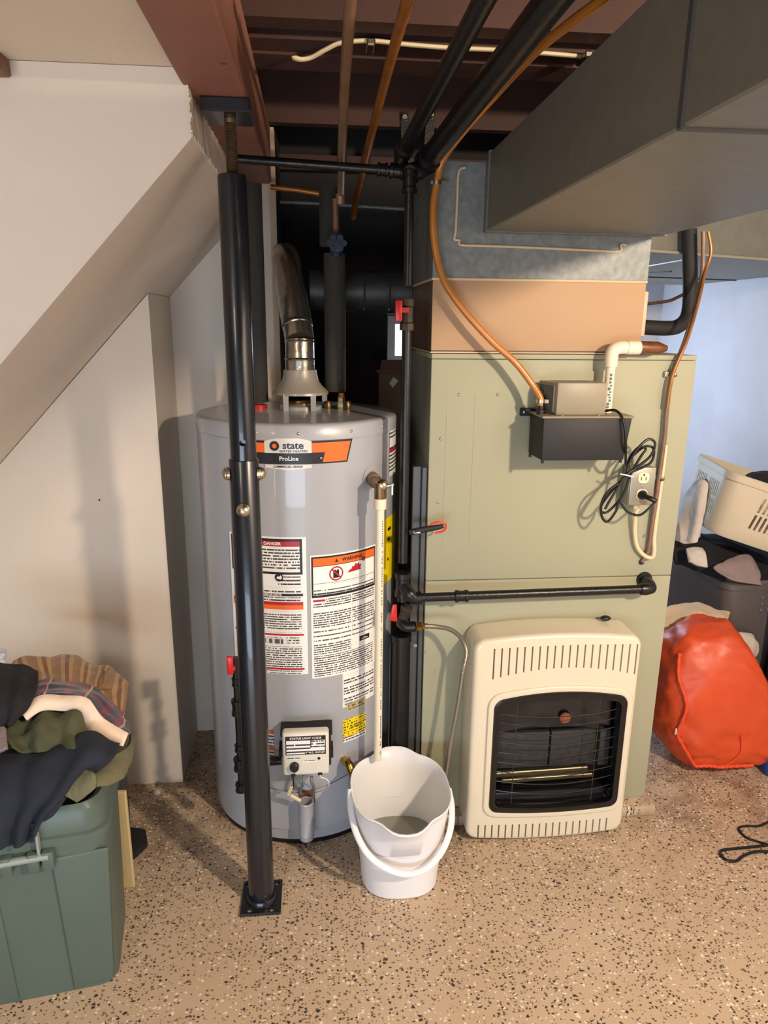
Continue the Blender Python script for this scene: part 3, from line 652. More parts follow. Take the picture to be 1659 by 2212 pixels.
# ------------------------------------------------------------------ furnace
FY = 1.88
fu = thing('furnace', 'tall sage-green furnace cabinet standing on low concrete plinth', 'furnace', (.67, 2.2, .04))
fx0, fx1, fz0, fz1, fzm = .302, 1.03, .04, 1.424, 0.7922
bm = BM(); box(bm, (fx0+.002, FY+.012, fz0), (fx1-.002, 2.56, fz1-.004)); obj('cabinet', bm, furn_side, fu, smooth=False)
bm = rbox((fx0, FY, fzm+.001), (fx1, FY+.014, fz1-.014), .003); up = obj('upper_panel', bm, furn_green, fu)
bm = rbox((fx0, FY, fz0), (fx1, FY+.014, fzm-.001), .003); lo = obj('lower_panel', bm, furn_green, fu)
bm = rbox((fx0, FY, fz1-.013), (fx1, FY+.3, fz1), .002); obj('top_rail', bm, furn_green, fu)
for a, b in ((fx0+.045, fx0+.0475), (fx0+.12, fx0+.1215)):
    bm = BM(); box(bm, (a, FY-.0008, 0.8945), (b, FY+.001, 1.3209)); obj('pressed_rib', bm, furn_green, up, smooth=False)
for p in ((0.3327, 1.88, 1.1995), (0.3304, 1.88, 1.023), (0.3789, 1.88, 1.3172), (0.4832, 1.88, 1.3173), (0.9575, 1.88, 1.3838), (0.9564, 1.88, 1.2583)):
    bm = BM(); dome(bm, p, (0, -1, 0), .0045, .003, 10); obj('panel_screw', bm, steel, up)
for p in ((0.3097, 1.88, 0.5727), (0.2765, 1.88, 0.593)):
    bm = BM(); lathe(bm, [(.002, 0), (.0055, 0), (.004, .002), (.002, .002)], p, 14, (0, -1, 0), closed=True); obj('pressed_dimple', bm, furn_green, lo)
p = (0.3444, 1.88, 0.5088)
bm = BM(); box(bm, (p[0]-.008, FY-.001, p[2]-.012), (p[0]-.006, FY+.001, p[2]+.008)); box(bm, (p[0]-.006, FY-.001, p[2]+.006), (p[0]+.006, FY+.001, p[2]+.008)); obj('pressed_mark', bm, furn_green, lo, smooth=False)
bm = BM(); cyl(bm, (0.9354, 1.8805, 0.9158), (0.9341, 1.878, 0.9166), .006, 14); obj('knockout', bm, galv, up)
bm = BM(); cyl(bm, (0.9357, 1.8805, 0.8357), (0.9334, 1.876, 0.8373), .008, 14); obj('cable_hole', bm, black_rubber, up)
for x0, x1, y, z0, z1 in ((.262, .286, 1.90, .05, 1.12), (.286, .301, 1.89, .04, 1.12)):
    bm = rbox((x0, y, z0), (x1, y+.012, z1), .002, 1); obj('side_flange', bm, mat('flange_dark', '#55585a', .35, .4), fu, smooth=False)
# coil case and plenum above
cc = thing('coil_case', 'tan sheet-metal box between green cabinet and grey plenum', 'air conditioner', (.58, 2.15, 1.424))
bm = BM(); box(bm, (.302, FY+.006, 1.4245), (.866, 2.42, 1.612)); obj('case_body', bm, coil_side, cc, smooth=False)
bm = rbox((.300, FY, 1.432), (.866, FY+.008, 1.608), .002); obj('front_panel', bm, coil_tan, cc)
bm = rbox((.866, FY+.02, 1.4707), (.885, FY+.16, 1.5889), .004); obj('line_plate', bm, mat('plate_cream', '#c9b293', .5), cc)
for z, w_ in ((1.6105, .0035), (1.4275, .0018)):
    bm = BM(); tube(bm, [(.299, 2.3, z), (.299, FY-.001, z), (.867, FY-.001, z)], w_, 8); obj('sealant_bead', bm, bead_cream, cc)
sd = thing('supply_duct', 'grey galvanized plenum box with wide rectangular trunk running overhead to the right', 'duct', (.58, 2.15, 1.613))
bm = BM(); box(bm, (.299, FY+.001, 1.613), (.868, 2.42, 1.885)); obj('plenum', bm, galv, sd, smooth=False)
bm = rbox((.425, -1.2, 1.722), (.885, 1.845, 1.902), .003, 1); obj('trunk', bm, duct_metal, sd, smooth=False)
bm = rbox((.421, 1.838, 1.719), (.889, 1.852, 1.905), .002, 1); box(bm, (.425, 1.85, 1.722), (.885, FY+.002, 1.902)); obj('starting_collar', bm, duct_metal, sd, smooth=False)
bm = rbox((.4225, .868, 1.7195), (.8875, .882, 1.904), .002, 1); obj('drive_cleat', bm, mat('cleat_dark', '#4a4b48', .5, .3), sd, smooth=False)
bm = BM(); tube(bm, [(0.3737, 1.878, 1.8713), (0.3568, 1.878, 1.8614), (0.3556, 1.878, 1.7992), (0.3537, 1.878, 1.7238), (0.3508, 1.878, 1.7052), (0.3651, 1.878, 1.7033), (0.3667, 1.878, 1.6924), (0.4333, 1.878, 1.6915), (0.5534, 1.878, 1.6894), (0.7121, 1.878, 1.6857), (0.7837, 1.878, 1.6848), (0.7858, 1.878, 1.7005), (0.7994, 1.878, 1.7008)], .0033, 8, smooth=3); obj('sealant_bead', bm, bead_cream, sd)
bm = prism(BM(), [(.90, 2.02), (1.41, 2.22), (1.89, 2.42), (1.89, 3.6), (.90, 3.6)], XY, 1.702, 1.93)
rd = thing('return_duct', 'brownish duct with bluish underside along the right wall', 'duct', (1.4, 2.6, 1.70)); obj('duct_body', bm, duct_metal, rd, smooth=False)
for a, b in (((1.1501, 2.4988, 1.701), (1.1443, 2.2375, 1.701)), ((1.3115, 2.8426, 1.701), (1.3489, 2.7276, 1.701)), ((1.4104, 3.0536, 1.701), (1.8708, 3.1651, 1.701))):
    bm = BM(); tube(bm, [a, b], .004, 6); obj('duct_seam', bm, soot, rd)
bm = BM(); tube(bm, [(.902, 2.015, 1.703), (1.41, 2.215, 1.703), (1.888, 2.415, 1.703)], .004, 6); obj('duct_seam', bm, mat('edge_dull', '#8f8a7a', .6), rd)

# ------------------------------------------------------------------ vent pipe and flue
vp = thing('vent_pipe', 'shiny galvanized vent pipe rising from the water heater draft hood', 'pipe', (-.046, 2.13, 1.36))
V0 = Vector((-.046, 2.13, 1.352))
bm = BM(); cyl(bm, V0, V0 + Vector((0, 0, .045)), .0435, 36); lathe(bm, [(.0435, .042), (.046, .045), (.0435, .048)], V0, 36, closed=True); obj('vent_collar', bm, galv_shiny, vp)
q1 = V0 + Vector((0, .0, .045)); q2 = V0 + Vector((0, .006, .098)); q3 = Vector((-.052, 2.16, 1.49)); q4 = Vector((-.07, 2.24, 1.59)); q5 = Vector((-.085, 2.34, 1.67)); q6 = Vector((-.092, 2.42, 1.70))
def seg(a, b, r, r2=None):
    bm = BM(); cyl(bm, a, b, r, 36, r2); d = (Vector(b)-Vector(a)).normalized(); l = (Vector(b)-Vector(a)).length
    lathe(bm, [(r, l-.008), (r+.0022, l-.005), (r, l-.002)], a, 36, d, closed=True); return bm
obj('vent_section', seg(q1, q2, .0425), galv_shiny, vp); obj('vent_elbow', seg(q2, q3, .0425, .043), galv_shiny, vp)
bm = BM(); tube(bm, [q3, q4, q5, q6], .045, 32, smooth=8); obj('vent_elbow', bm, galv_shiny, vp)
galv_shaded = mat('flue_shaded', '#3c3d3d', .5, .4, var=.3, vscale=24, bump=.1, bscale=30)  # galvanized colour darkened to carry the shade of the gap
fl = thing('furnace_flue', 'dark galvanized round flue running sideways into the furnace', 'pipe', (.1, 2.42, 1.60))
fz = 1.5965; fr_ = .058
for a, b in ((-.015, .06), (.06, .155), (.155, .232), (.232, .302)):
    obj('flue_section', seg((a, 2.3, fz), (b, 2.3, fz), fr_), galv_shaded, fl)

# ------------------------------------------------------------------ insulated pipes and copper lines
hp = thing('hot_water_pipe', 'dark foam-insulated pipe rising just right of the steel post', 'pipe', (-.165, 2.15, 1.25))
bm = BM(); cyl(bm, (-0.1718, 2.15, 1.2699), (-0.1718, 2.15, 1.8666), .030, 24); obj('foam_sleeve', bm, foam, hp)
bm = BM(); c = (-0.1718, 2.15, 1.2699); lathe(bm, [(.02, 1.2515), (.026, 1.2515), (.026, 1.262), (.02, 1.262)], (c[0], 2.15, 0), 24, closed=True); obj('hot_ring', bm, red_plastic, hp)
cw = thing('cold_water_pipe', 'foam-insulated pipe with shutoff valve behind the right end of the hood', 'pipe', (.04, 2.15, 1.25))
cx = 0.0618
bm = BM(); cyl(bm, (cx-.004, 2.15, 1.3016), (cx-.004, 2.15, 1.6898), .031, 24); obj('foam_sleeve', bm, foam, cw)
bm = BM(); box(bm, (cx+.008, 2.1195, 1.3357), (cx+.0095, 2.126, 1.6748)); obj('sleeve_slit', bm, soot, cw, smooth=False)
bm = BM(); cyl(bm, (cx-.018, 2.20, 1.7146), (cx-.018, 2.20, 1.8723), .028, 24); obj('foam_sleeve', bm, foam, cw)
bm = BM(); cyl(bm, (cx+.012, 2.112, 1.2515), (cx+.012, 2.112, 1.30), .0095, 14); obj('copper_stub', bm, copper, cw)
bm = BM(); lathe(bm, [(0, 0), (.014, 0), (.014, .02), (.011, .024), (.011, .036), (0, .036)], (cx+.012, 2.112, 1.2515), 6); obj('union_nut', bm, steel, cw)
for dx in (-.028, .03):
    bm = BM(); lathe(bm, [(0, 0), (.012, 0), (.014, .012), (.009, .022), (0, .022)], (cx+dx, 2.14, 1.2515), 12); obj('strap_nut', bm, bronze, cw)
vz = 1.7103; blk = mat('valve_navy', '#1c2540', .4)
bm = BM(); cyl(bm, (cx, 2.13, vz-.03), (cx, 2.13, vz+.035), .017, 12); cyl(bm, (cx-.0, 2.13, vz), (cx, 2.085, vz), .012, 12)
for k in range(6): a = k*PI/3; cyl(bm, (cx + .02*math.cos(a), 2.085, vz + .016*math.sin(a)), (cx + .02*math.cos(a), 2.073, vz + .016*math.sin(a)), .0085, 10)
lathe(bm, [(0, 0), (.022, 0), (.022, .01), (0, .012)], (cx, 2.088, vz), 20, (0, -1, 0)); obj('shutoff_valve', bm, blk, cw)
bm = BM(); cyl(bm, (cx, 2.13, vz+.03), (cx-.002, 2.13, 1.8312), .009, 14); obj('copper_riser', bm, copper_dull, cw)
bm = BM(); cyl(bm, (cx, 2.13, vz+.032), (cx, 2.13, vz+.05), .0115, 12, .008); obj('solder_cup', bm, copper, cw)
t = thing('copper_water_line', 'dull brown copper line overhead, ending at the shutoff valve', 'pipe', (.05, 1.6, 1.93))
bm = BM(); tube(bm, [(0.0591, 1.2179, 2.0), (0.0629, 1.2982, 1.995), (0.0671, 1.7, 1.9488), (0.075, 2.08, 1.8582), (0.074, 2.13, 1.8288)], .0105, 14, smooth=6); obj('line_tube', bm, copper_dull, t)
bm = BM(); cyl(bm, (0.0739, 2.125, 1.8447), (0.0739, 2.13, 1.8193), .0135, 14); obj('line_fitting', bm, copper_dull, t)
t = thing('copper_branch_line', 'orange-brown copper line overhead, slanting back into the dark', 'pipe', (.12, 1.7, 1.93))
bm = BM(); tube(bm, [(0.152, 1.2069, 2), (0.1526, 1.2874, 1.995), (0.1574, 1.7, 2.0054), (0.1486, 2.1, 1.9557), (0.1394, 2.55, 1.8835), (0.1363, 2.64, 1.8522)], .0105, 14, smooth=6); obj('line_tube', bm, copper, t)
t = thing('rear_copper_line', 'thin copper line crossing the dark gap between the two foam sleeves', 'pipe', (-.1, 2.30, 1.85))
bm = BM(); tube(bm, [(-0.1252, 2.3, 1.8856), (-0.0505, 2.3, 1.8799), (0.0317, 2.3, 1.8693)], .008, 12); obj('line_tube', bm, copper, t)
t = thing('rear_conduit', 'thin grey conduit crossing the dark gap below copper line', 'conduit', (-.05, 2.6, 1.85))
bm = BM(); tube(bm, [(-0.112, 2.6, 1.8907), (0.0386, 2.6, 1.8885), (0.1926, 2.6, 1.882), (0.3199, 2.6, 1.8776)], .006, 10); obj('conduit_tube', bm, galv, t)

# ------------------------------------------------------------------ black gas piping
gp = thing('gas_riser', 'black iron gas pipe with red-handled valves between heater and furnace', 'pipe', (.232, 1.85, .3))
gx, gy = .232, 1.85
bm = BM(); cyl(bm, (gx, gy, 1.83), (gx, gy, 1.59), .0115, 16); cyl(bm, (gx, gy, 1.53), (gx, gy, .86), .0125, 16); obj('riser_pipe', bm, black_iron, gp)
def coll(p, axis, r, l, n=18):
    bm = BM(); lathe(bm, [(0, 0), (r, 0), (r, l*.22), (r*.86, l*.26), (r*.86, l*.74), (r, l*.78), (r, l), (0, l)], p, n, axis); return bm
v1 = 1.5207
bm = coll((gx, gy, v1-.038), (0, 0, 1), .019, .076, 8); vv = obj('gas_valve', bm, mat('valve_body', '#3c3229', .45, .5, var=.2, vscale=40), gp)
bm = rbox((0.1982, 1.815, 1.5045), (0.2156, 1.832, 1.5555), .003); box(bm, (0.2121, 1.82, v1+.005), (gx, 1.845, v1+.017)); obj('valve_handle', bm, red_plastic, vv)
tz = 0.7961
bm = coll((gx, gy, tz-.035), (0, 0, 1), .022, .07); obj('pipe_tee', bm, black_iron, gp)
ez = 0.7646; e1 = Vector((0.2608, 1.825, ez))
bm = BM(); tube(bm, [(gx, gy-.005, tz), (gx+.012, gy-.02, tz-.016), e1 + Vector((-.012, 0, .012)), e1, e1 + Vector((.022, 0, .0005))], [.015, .016, .017, .018, .018], 16, smooth=4); obj('branch_elbow', bm, black_iron, gp)
br_end = Vector((0.9388, 1.825, 0.7737))
bm = BM(); cyl(bm, e1, br_end, .0125, 18); obj('branch_pipe', bm, black_iron, gp)
cpx = Vector((0.3953, 1.825, 0)); tt = (cpx.x - e1.x)/(br_end.x - e1.x); cpp = e1.lerp(br_end, tt)
bm = coll(cpp - Vector((.018, 0, 0)), (1, 0, 0), .0175, .036); obj('branch_coupling', bm, black_iron, gp)
bm = BM(); tube(bm, [br_end - Vector((.026, 0, 0)), br_end, br_end + Vector((.008, .006, .002)), br_end + Vector((.010, .022, .006)), br_end + Vector((.010, .054, .008))], [.0165, .0175, .018, .0175, .016], 16, smooth=4); obj('branch_elbow', bm, black_iron, gp)
bm = BM(); lathe(bm, [(.014, 0), (.024, 0), (.022, .006), (.014, .006)], (br_end.x+.01, 1.8795, br_end.z+.008), 22, (0, -1, 0), closed=True); obj('pipe_grommet', bm, black_rubber, gp)
v2 = (0.2317, 1.85, 0.7085)
bm = BM(); cyl(bm, (gx, gy, tz-.03), (gx, gy, tz-.05), .014, 16); obj('riser_nipple', bm, black_iron, gp)
bm = coll((gx, gy, v2[2]-.03), (.25, -.1, 1), .017, .056, 8); vv = obj('gas_valve', bm, mat('valve_body', '#3c3229', .45, .5, var=.2, vscale=40), gp)
bm = BM(); hexa(bm, [(0.1922, 1.81, 0.7046), (0.2142, 1.81, 0.7012), (0.216, 1.825, 0.6946), (0.1938, 1.825, 0.698), (0.2006, 1.81, 0.7524), (0.2121, 1.81, 0.7535), (0.2139, 1.825, 0.7473), (0.2023, 1.825, 0.7462)]); bev(bm, .003); obj('valve_handle', bm, red_plastic, vv)
fe = Vector((0.2684, 1.825, 0.679))
bm = BM(); tube(bm, [(gx, gy, v2[2]-.028), (0.2309, 1.84, 0.6819), (0.243, 1.83, 0.6761), fe], [.015, .016, .0165, .015], 14, smooth=4); obj('outlet_elbow', bm, black_iron, gp)
lg = (0.2366, 1.885)
bm = BM(); cyl(bm, (*lg, 0.628), (*lg, 0.0), .026, 22); lathe(bm, [(.026, 0), (.029, 0), (.029, .02), (.026, .02)], (*lg, 0.609), 22, closed=True); obj('black_upright', bm, mat('upright_black', '#08080a', .4), gp)  # near-black upright in the space between heater and furnace
fc_ = thing('flexible_gas_connector', 'corrugated silver gas hose looping down beside white heater', 'hose', (.4, 1.8, .3))
bm = BM(); P = smooth_path([fe + Vector((.022, 0, 0)), (0.3275, 1.81, 0.6824), (0.3652, 1.8, 0.6759), (0.3928, 1.79, 0.653), (0.4075, 1.79, 0.6131), (0.4007, 1.79, 0.5535), (0.3891, 1.79, 0.4374), (0.3753, 1.79, 0.3331), (0.3617, 1.79, 0.2106), (0.3508, 1.79, 0.1164), (0.3737, 1.8, 0.0261), (0.4312, 1.83, -0.0186)], 30)
tube(bm, P, [.0068 if i % 2 else .0058 for i in range(len(P))], 12); obj('hose_braid', bm, mat('braid_silver', '#a19c90', .35, .85), fc_)
bm = BM(); lathe(bm, [(0, 0), (.011, 0), (.013, .003), (.013, .016), (.009, .02), (.0085, .034), (0, .034)], fe, 6, (1, 0, 0)); obj('flare_nut', bm, brass, fc_)
g1 = thing('overhead_gas_pipe', 'narrower black gas pipe overhead, left of the two', 'pipe', (.25, 1.5, 1.93))
g1a, g1b = Vector((0.2487, 1.073, 1.95)), Vector((0.2186, 1.87, 1.9023))
bm = BM(); cyl(bm, g1a, g1b, .0165, 22); obj('pipe_run', bm, black_iron, g1)
bm = coll(g1b + (g1a-g1b).normalized()*.03, (g1b-g1a), .022, .05); obj('end_elbow', bm, black_iron, g1)
g2 = thing('overhead_drain_pipe', 'thick black pipe overhead, right of the two', 'pipe', (.33, 1.5, 1.92))
g2a, g2b = Vector((0.3467, 1.0613, 1.95)), Vector((0.2764, 1.86, 1.8815))
bm = BM(); cyl(bm, g2a, g2b, .0245, 26); obj('pipe_run', bm, black_iron, g2)
bm = coll(g2b + (g2a-g2b).normalized()*.03, (g2b-g2a), .030, .05); obj('end_elbow', bm, black_iron, g2)
mf = thing('gas_manifold', 'cluster of black iron tees and elbows where overhead pipes meet riser', 'pipe', (.23, 1.88, 1.86))
mz = 1.8526
for a, b, r in (((0.1854, 1.87, 1.8583), (0.2195, 1.87, 1.8551), .018), ((0.2195, 1.87, 1.8551), (0.257, 1.87, 1.852), .020)):
    obj('manifold_tee', coll(a, Vector(b)-Vector(a), r, (Vector(b)-Vector(a)).length), black_iron, mf)
obj('manifold_elbow', coll((gx, gy, 1.805), (0, 0, 1), .019, .05), black_iron, mf)
bm = BM(); tube(bm, [(gx, gy, 1.85), (0.2386, 1.86, 1.8538), (0.2562, 1.865, 1.8593), g2b + Vector((0, .01, -.005))], [.018, .02, .022, .022], 16, smooth=4); obj('manifold_elbow', bm, black_iron, mf)
bm = BM(); tube(bm, [(0.2206, 1.88, 1.857), (0.214, 1.885, 1.8806), g1b], [.018, .019, .018], 14, smooth=4); obj('manifold_elbow', bm, black_iron, mf)
t = thing('cross_gas_pipe', 'thin black gas pipe crossing from beam to manifold', 'pipe', (.03, 1.92, 1.87))
bm = BM(); cyl(bm, (-0.1837, 1.87, 1.8732), (0.1854, 1.87, 1.8583), .0105, 16); obj('pipe_run', bm, black_iron, t)
bm = BM(); cyl(bm, (-0.1869, 1.87, 1.8731), (-0.1794, 1.87, 1.8733), .015, 14); obj('pipe_cap', bm, black_iron, t); obj('pipe_coupling', coll((0.155, 1.87, 1.8595), (1, 0, -.03), .016, .025), black_iron, t)
for n, (u, v) in enumerate(((874, 253), (932, 248))):
    s = thing('pipe_hanger', ('left' if n == 0 else 'right') + ' one of two black bolted hanger straps behind the overhead pipes', 'bracket', (0.2748, 2.38, 2.0455) if n == 0 else (0.3578, 2.38, 2.0481), 'hanger straps on the joist')
    a = (0.2792, 2.378, 2.1052) if n == 0 else (0.3614, 2.378, 2.1143); b = (0.285, 2.378, 2.0196) if n == 0 else (0.3539, 2.378, 2.0217)
    bm = BM(); hexa(bm, [(b[0]-.013, 2.379, b[2]), (b[0]+.013, 2.379, b[2]), (b[0]+.013, 2.384, b[2]), (b[0]-.013, 2.384, b[2]), (a[0]-.013, 2.379, a[2]+.016), (a[0]+.013, 2.379, a[2]+.016), (a[0]+.013, 2.384, a[2]+.016), (a[0]-.013, 2.384, a[2]+.016)]); obj('strap', bm, black_iron, s, smooth=False)
    bm = BM(); lathe(bm, [(0, 0), (.011, 0), (.011, .004), (.007, .008), (0, .008)], a, 8, (0, -1, 0)); obj('hanger_bolt', bm, steel, s)
hg = thing('heater_gas_supply', 'black gas pipe with red valve, half hidden left of the post', 'pipe', (-.22, 1.76, .1))
gx2, gy2 = -0.2271, 1.775
bm = BM(); cyl(bm, (gx2, gy2, 0.6264), (gx2, gy2, 0.2249), .009, 14); obj('supply_pipe', bm, black_iron, hg)
for a, b, r in ((1455, 1480, .013), (1495, 1540, .017), (1605, 1622, .014), (1628, 1660, .019), (1686, 1706, .016)):
    pass
for z0, l, r in ((0.5438, .022, .013), (0.4551, .045, .017), (0.341, .02, .014), (0.2819, .036, .019), (0.2128, .024, .017)):
    obj('pipe_fitting', coll((gx2, gy2, z0), (0, 0, 1), r, l, 12), black_iron, hg)
bm = rbox((-0.2485, 1.755, 0.5842), (-0.2314, 1.768, 0.6372), .004); box(bm, (-0.2339, 1.758, 0.5965), (gx2, 1.772, 0.6074)); obj('valve_handle', bm, red_plastic, hg)
zz = 0.3115
bm = BM(); tube(bm, [(gx2, gy2, zz-.01), (gx2+.02, 1.765, zz-.004), (-0.1116, 1.765, zz)], .0125, 14); obj('inlet_pipe', bm, black_iron, hg)

# ------------------------------------------------------------------ condensate pump and its hoses
pu = thing('condensate_pump', 'black tank pump with grey motor cover screwed to furnace front', 'pump', (.68, 1.82, 1.15))
yF, yB = 1.755, 1.862
xl, xr = 0.5752, 0.8074; xr2 = 0.7942
zt_, zb_ = 1.2701, 1.1611
bm = BM(); hexa(bm, [(xl, yF, zb_), (xr2, yF, zb_), (xr2, yB, zb_), (xl-.004, yB, zb_), (xl-.002, yF, zt_), (xr, yF, zt_), (xr, yB, zt_), (xl-.006, yB, zt_)]); bev(bm, .004); obj('reservoir', bm, black_plastic, pu)
bm = rbox((xl-.006, yF-.003, zt_), (xr+.003, yB, zt_+.006), .002, 1); obj('lid', bm, grey_cover, pu)
mx0, mx1 = 0.6107, 0.7401; mz1 = 1.3581
bm = BM(); bx_ = mx0 - .024; hexa(bm, [(mx0, 1.772, zt_+.006), (mx1, 1.772, zt_+.006), (mx1, 1.856, zt_+.006), (bx_, 1.856, zt_+.006), (mx0, 1.772, mz1), (mx1, 1.772, mz1), (mx1, 1.856, mz1), (bx_, 1.856, mz1)]); bev(bm, .003); mc = obj('motor_cover', bm, grey_cover, pu)
for k in range(7):
    y = 1.783 + k*.010
    bm = BM(); xk = mx0 - .024*(y-1.772)/.084; box(bm, (xk-.004, y, zt_+.014), (xk+.003, y+.004, mz1-.006)); box(bm, (mx0+.004, y, mz1-.001), (mx1-.03, y+.004, mz1+.0008)); obj('cooling_fin', bm, mat('fin_dark', '#5c564a', .5), mc, smooth=False)
bm = rbox((xl-.03, 1.868, zt_-.008), (xl+.01, 1.8795, zt_+.012), .002, 1); box(bm, (xl-.02, 1.855, zt_-.002), (xl+.0, 1.87, zt_+.006)); tab = obj('mounting_tab', bm, black_plastic, pu)
bm = BM(); dome(bm, (xl-.02, 1.868, zt_+.003), (0, -1, 0), .005, .004); obj('mounting_screw', bm, steel, tab)
for x, y in ((xl+.004, yF+.006), (xl-.002, yB-.012), (xr2-.006, yF+.006)):
    bm = BM(); cyl(bm, (x, y, zb_+.001), (x, y, zb_-.007), .004, 10); obj('foot', bm, black_rubber, pu)
for x in (mx0+.012, mx1-.02):
    bm = BM(); dome(bm, (x, 1.764, zt_+.006), (0, 0, 1), .005, .003); obj('lid_screw', bm, steel, pu)
hv = Vector((0.5786, 1.80, zt_+.005))
bm = BM(); lathe(bm, [(0, 0), (.011, 0), (.011, .012), (.008, .014), (.008, .03), (0, .03)], hv, 16); obj('check_valve', bm, black_rubber, pu)
t = thing('amber_hose', 'amber vinyl hose drooping from ceiling across tan panel into pump', 'hose', (.35, 1.8, 1.5))
he = hv + Vector((-.002, 0, .022))
bm = BM(); tube(bm, [(0.4619, 1.2099, 1.995), (0.4565, 1.2508, 1.995), (0.4317, 1.3393, 1.99), (0.409, 1.4628, 1.985), (0.3913, 1.6718, 1.975), (0.3466, 1.79, 1.9293), (0.3095, 1.835, 1.8785), (0.2981, 1.845, 1.829), (0.2906, 1.845, 1.7716), (0.2946, 1.842, 1.6971), (0.3174, 1.838, 1.6105), (0.3702, 1.83, 1.5355), (0.4431, 1.822, 1.4605), (0.5068, 1.815, 1.407), (0.5525, 1.81, 1.3538), he + Vector((-.001, .002, .02)), he], .0088, 14, smooth=7); obj('hose_tube', bm, amber, t)
bm = BM(); c = he + Vector((0, .001, .008)); lathe(bm, [(.009, 0), (.0115, 0), (.0115, .009), (.009, .009)], c, 18, closed=True); box(bm, c + Vector((.008, -.012, 0)), c + Vector((.018, -.004, .009))); obj('hose_clamp', bm, steel, t)
bm = BM(); c = Vector((0.2981, 1.845, 1.829)); lathe(bm, [(.0085, -.005), (.011, -.005), (.011, .005), (.0085, .005)], c, 18, closed=True); box(bm, c + Vector((-.016, -.004, -.004)), c + Vector((.022, .004, .004))); obj('hose_strap', bm, steel, t)
# white drain pipe with elbow
t = thing('pvc_drain_pipe', 'white plastic drain pipe with elbow emptying into the pump', 'pipe', (.76, 1.83, 1.2))
ex, ez_ = 0.7703, 1.4334
bm = BM(); cyl(bm, (ex, 1.835, ez_-.02), (ex, 1.835, zt_+.002), .0125, 18); dpipe = obj('drain_pipe', bm, pvc, t)
bm = BM(); z = ez_ - .055
while z > zt_ + .012:
    hgt = random.choice((.004, .006, .007)); ox = random.uniform(-.003, .001)
    box(bm, (ex-.0035+ox, 1.8218, z-hgt), (ex+.002+ox, 1.8235, z)); z -= hgt + .003
obj('pipe_print', bm, primer, dpipe, smooth=False)
bm = BM(); tube(bm, [(ex, 1.835, ez_-.038), (ex, 1.835, ez_-.006), (ex+.006, 1.835, ez_+.006), (ex+.02, 1.835, ez_+.011), (ex+.034, 1.835, ez_+.011)], [.0165, .0168, .0172, .0172, .017], 18, smooth=4); obj('elbow', bm, pvc, t)
bm = BM(); lathe(bm, [(0, 0), (.0165, 0), (.0165, .008), (.018, .009), (.018, .042), (.0165, .044), (0, .044)], (ex+.03, 1.835, ez_+.011), 14, (1, 0, 0)); obj('coupling', bm, pvc, t)
nx = 0.9232
bm = BM(); lathe(bm, [(0, 0), (.0165, 0), (.0165, .05), (.012, nx-ex-.09), (.008, nx-ex-.078), (0, nx-ex-.078)], (ex+.072, 1.835, ez_+.012), 18, (1, 0, -.03)); obj('drain_nipple', bm, mat('primer_brown', '#6e4328', .35, .2, var=.3, vscale=30), t)
# receptacle, its plate, cable
ob = thing('outlet_box', 'small grey metal box with cream duplex receptacle on furnace front', 'outlet', (.9, 1.86, 1.03))
ox0, ox1 = 0.8514, 0.9215; oz0, oz1 = 1.0215, 1.127
bm = rbox((ox0-.002, 1.83, oz0-.002), (ox1-.002, 1.8795, oz1), .003); obj('box_body', bm, mat('box_grey', '#8f8c80', .4, .5), ob)
bm = rbox((ox0, 1.824, oz0), (ox1, 1.831, oz1), .003); obj('cover_plate', bm, mat('plate_grey', '#a19d90', .35, .5), ob)
oxm = (ox0+ox1)/2
for z in (oz1-.028, oz0+.030):
    bm = prism(BM(), rrect(oxm-.0155, z-.015, oxm+.0155, z+.015, .011, 6), XZ, 1.8215, 1.826); rc = obj('receptacle', bm, cream_plastic, ob, smooth=False)
    bm = BM(); box(bm, (oxm-.0075, 1.821, z-.007), (oxm-.0055, 1.823, z+.003)); box(bm, (oxm+.0055, 1.821, z-.007), (oxm+.0075, 1.823, z+.003)); cyl(bm, (oxm, 1.823, z+.008), (oxm, 1.821, z+.008), .0028, 8); obj('socket_slot', bm, soot, rc, smooth=False)
bm = BM(); cyl(bm, (oxm, 1.8245, (oz0+oz1)/2), (oxm, 1.822, (oz0+oz1)/2), .003, 10); obj('cover_screw', bm, steel, ob)
pc = thing('power_cord', 'black pump power cord bundled in loops and plugged into receptacle', 'cord', (.86, 1.82, 1.05))
zp_ = oz0+.030
bm = BM(); tube(bm, [(oxm, 1.8215, zp_), (oxm+.002, 1.805, zp_-.001), (oxm+.012, 1.79, zp_-.004), (oxm+.024, 1.787, zp_-.010)], [.013, .0135, .011, .007], 14, smooth=3); obj('plug', bm, black_rubber, pc)
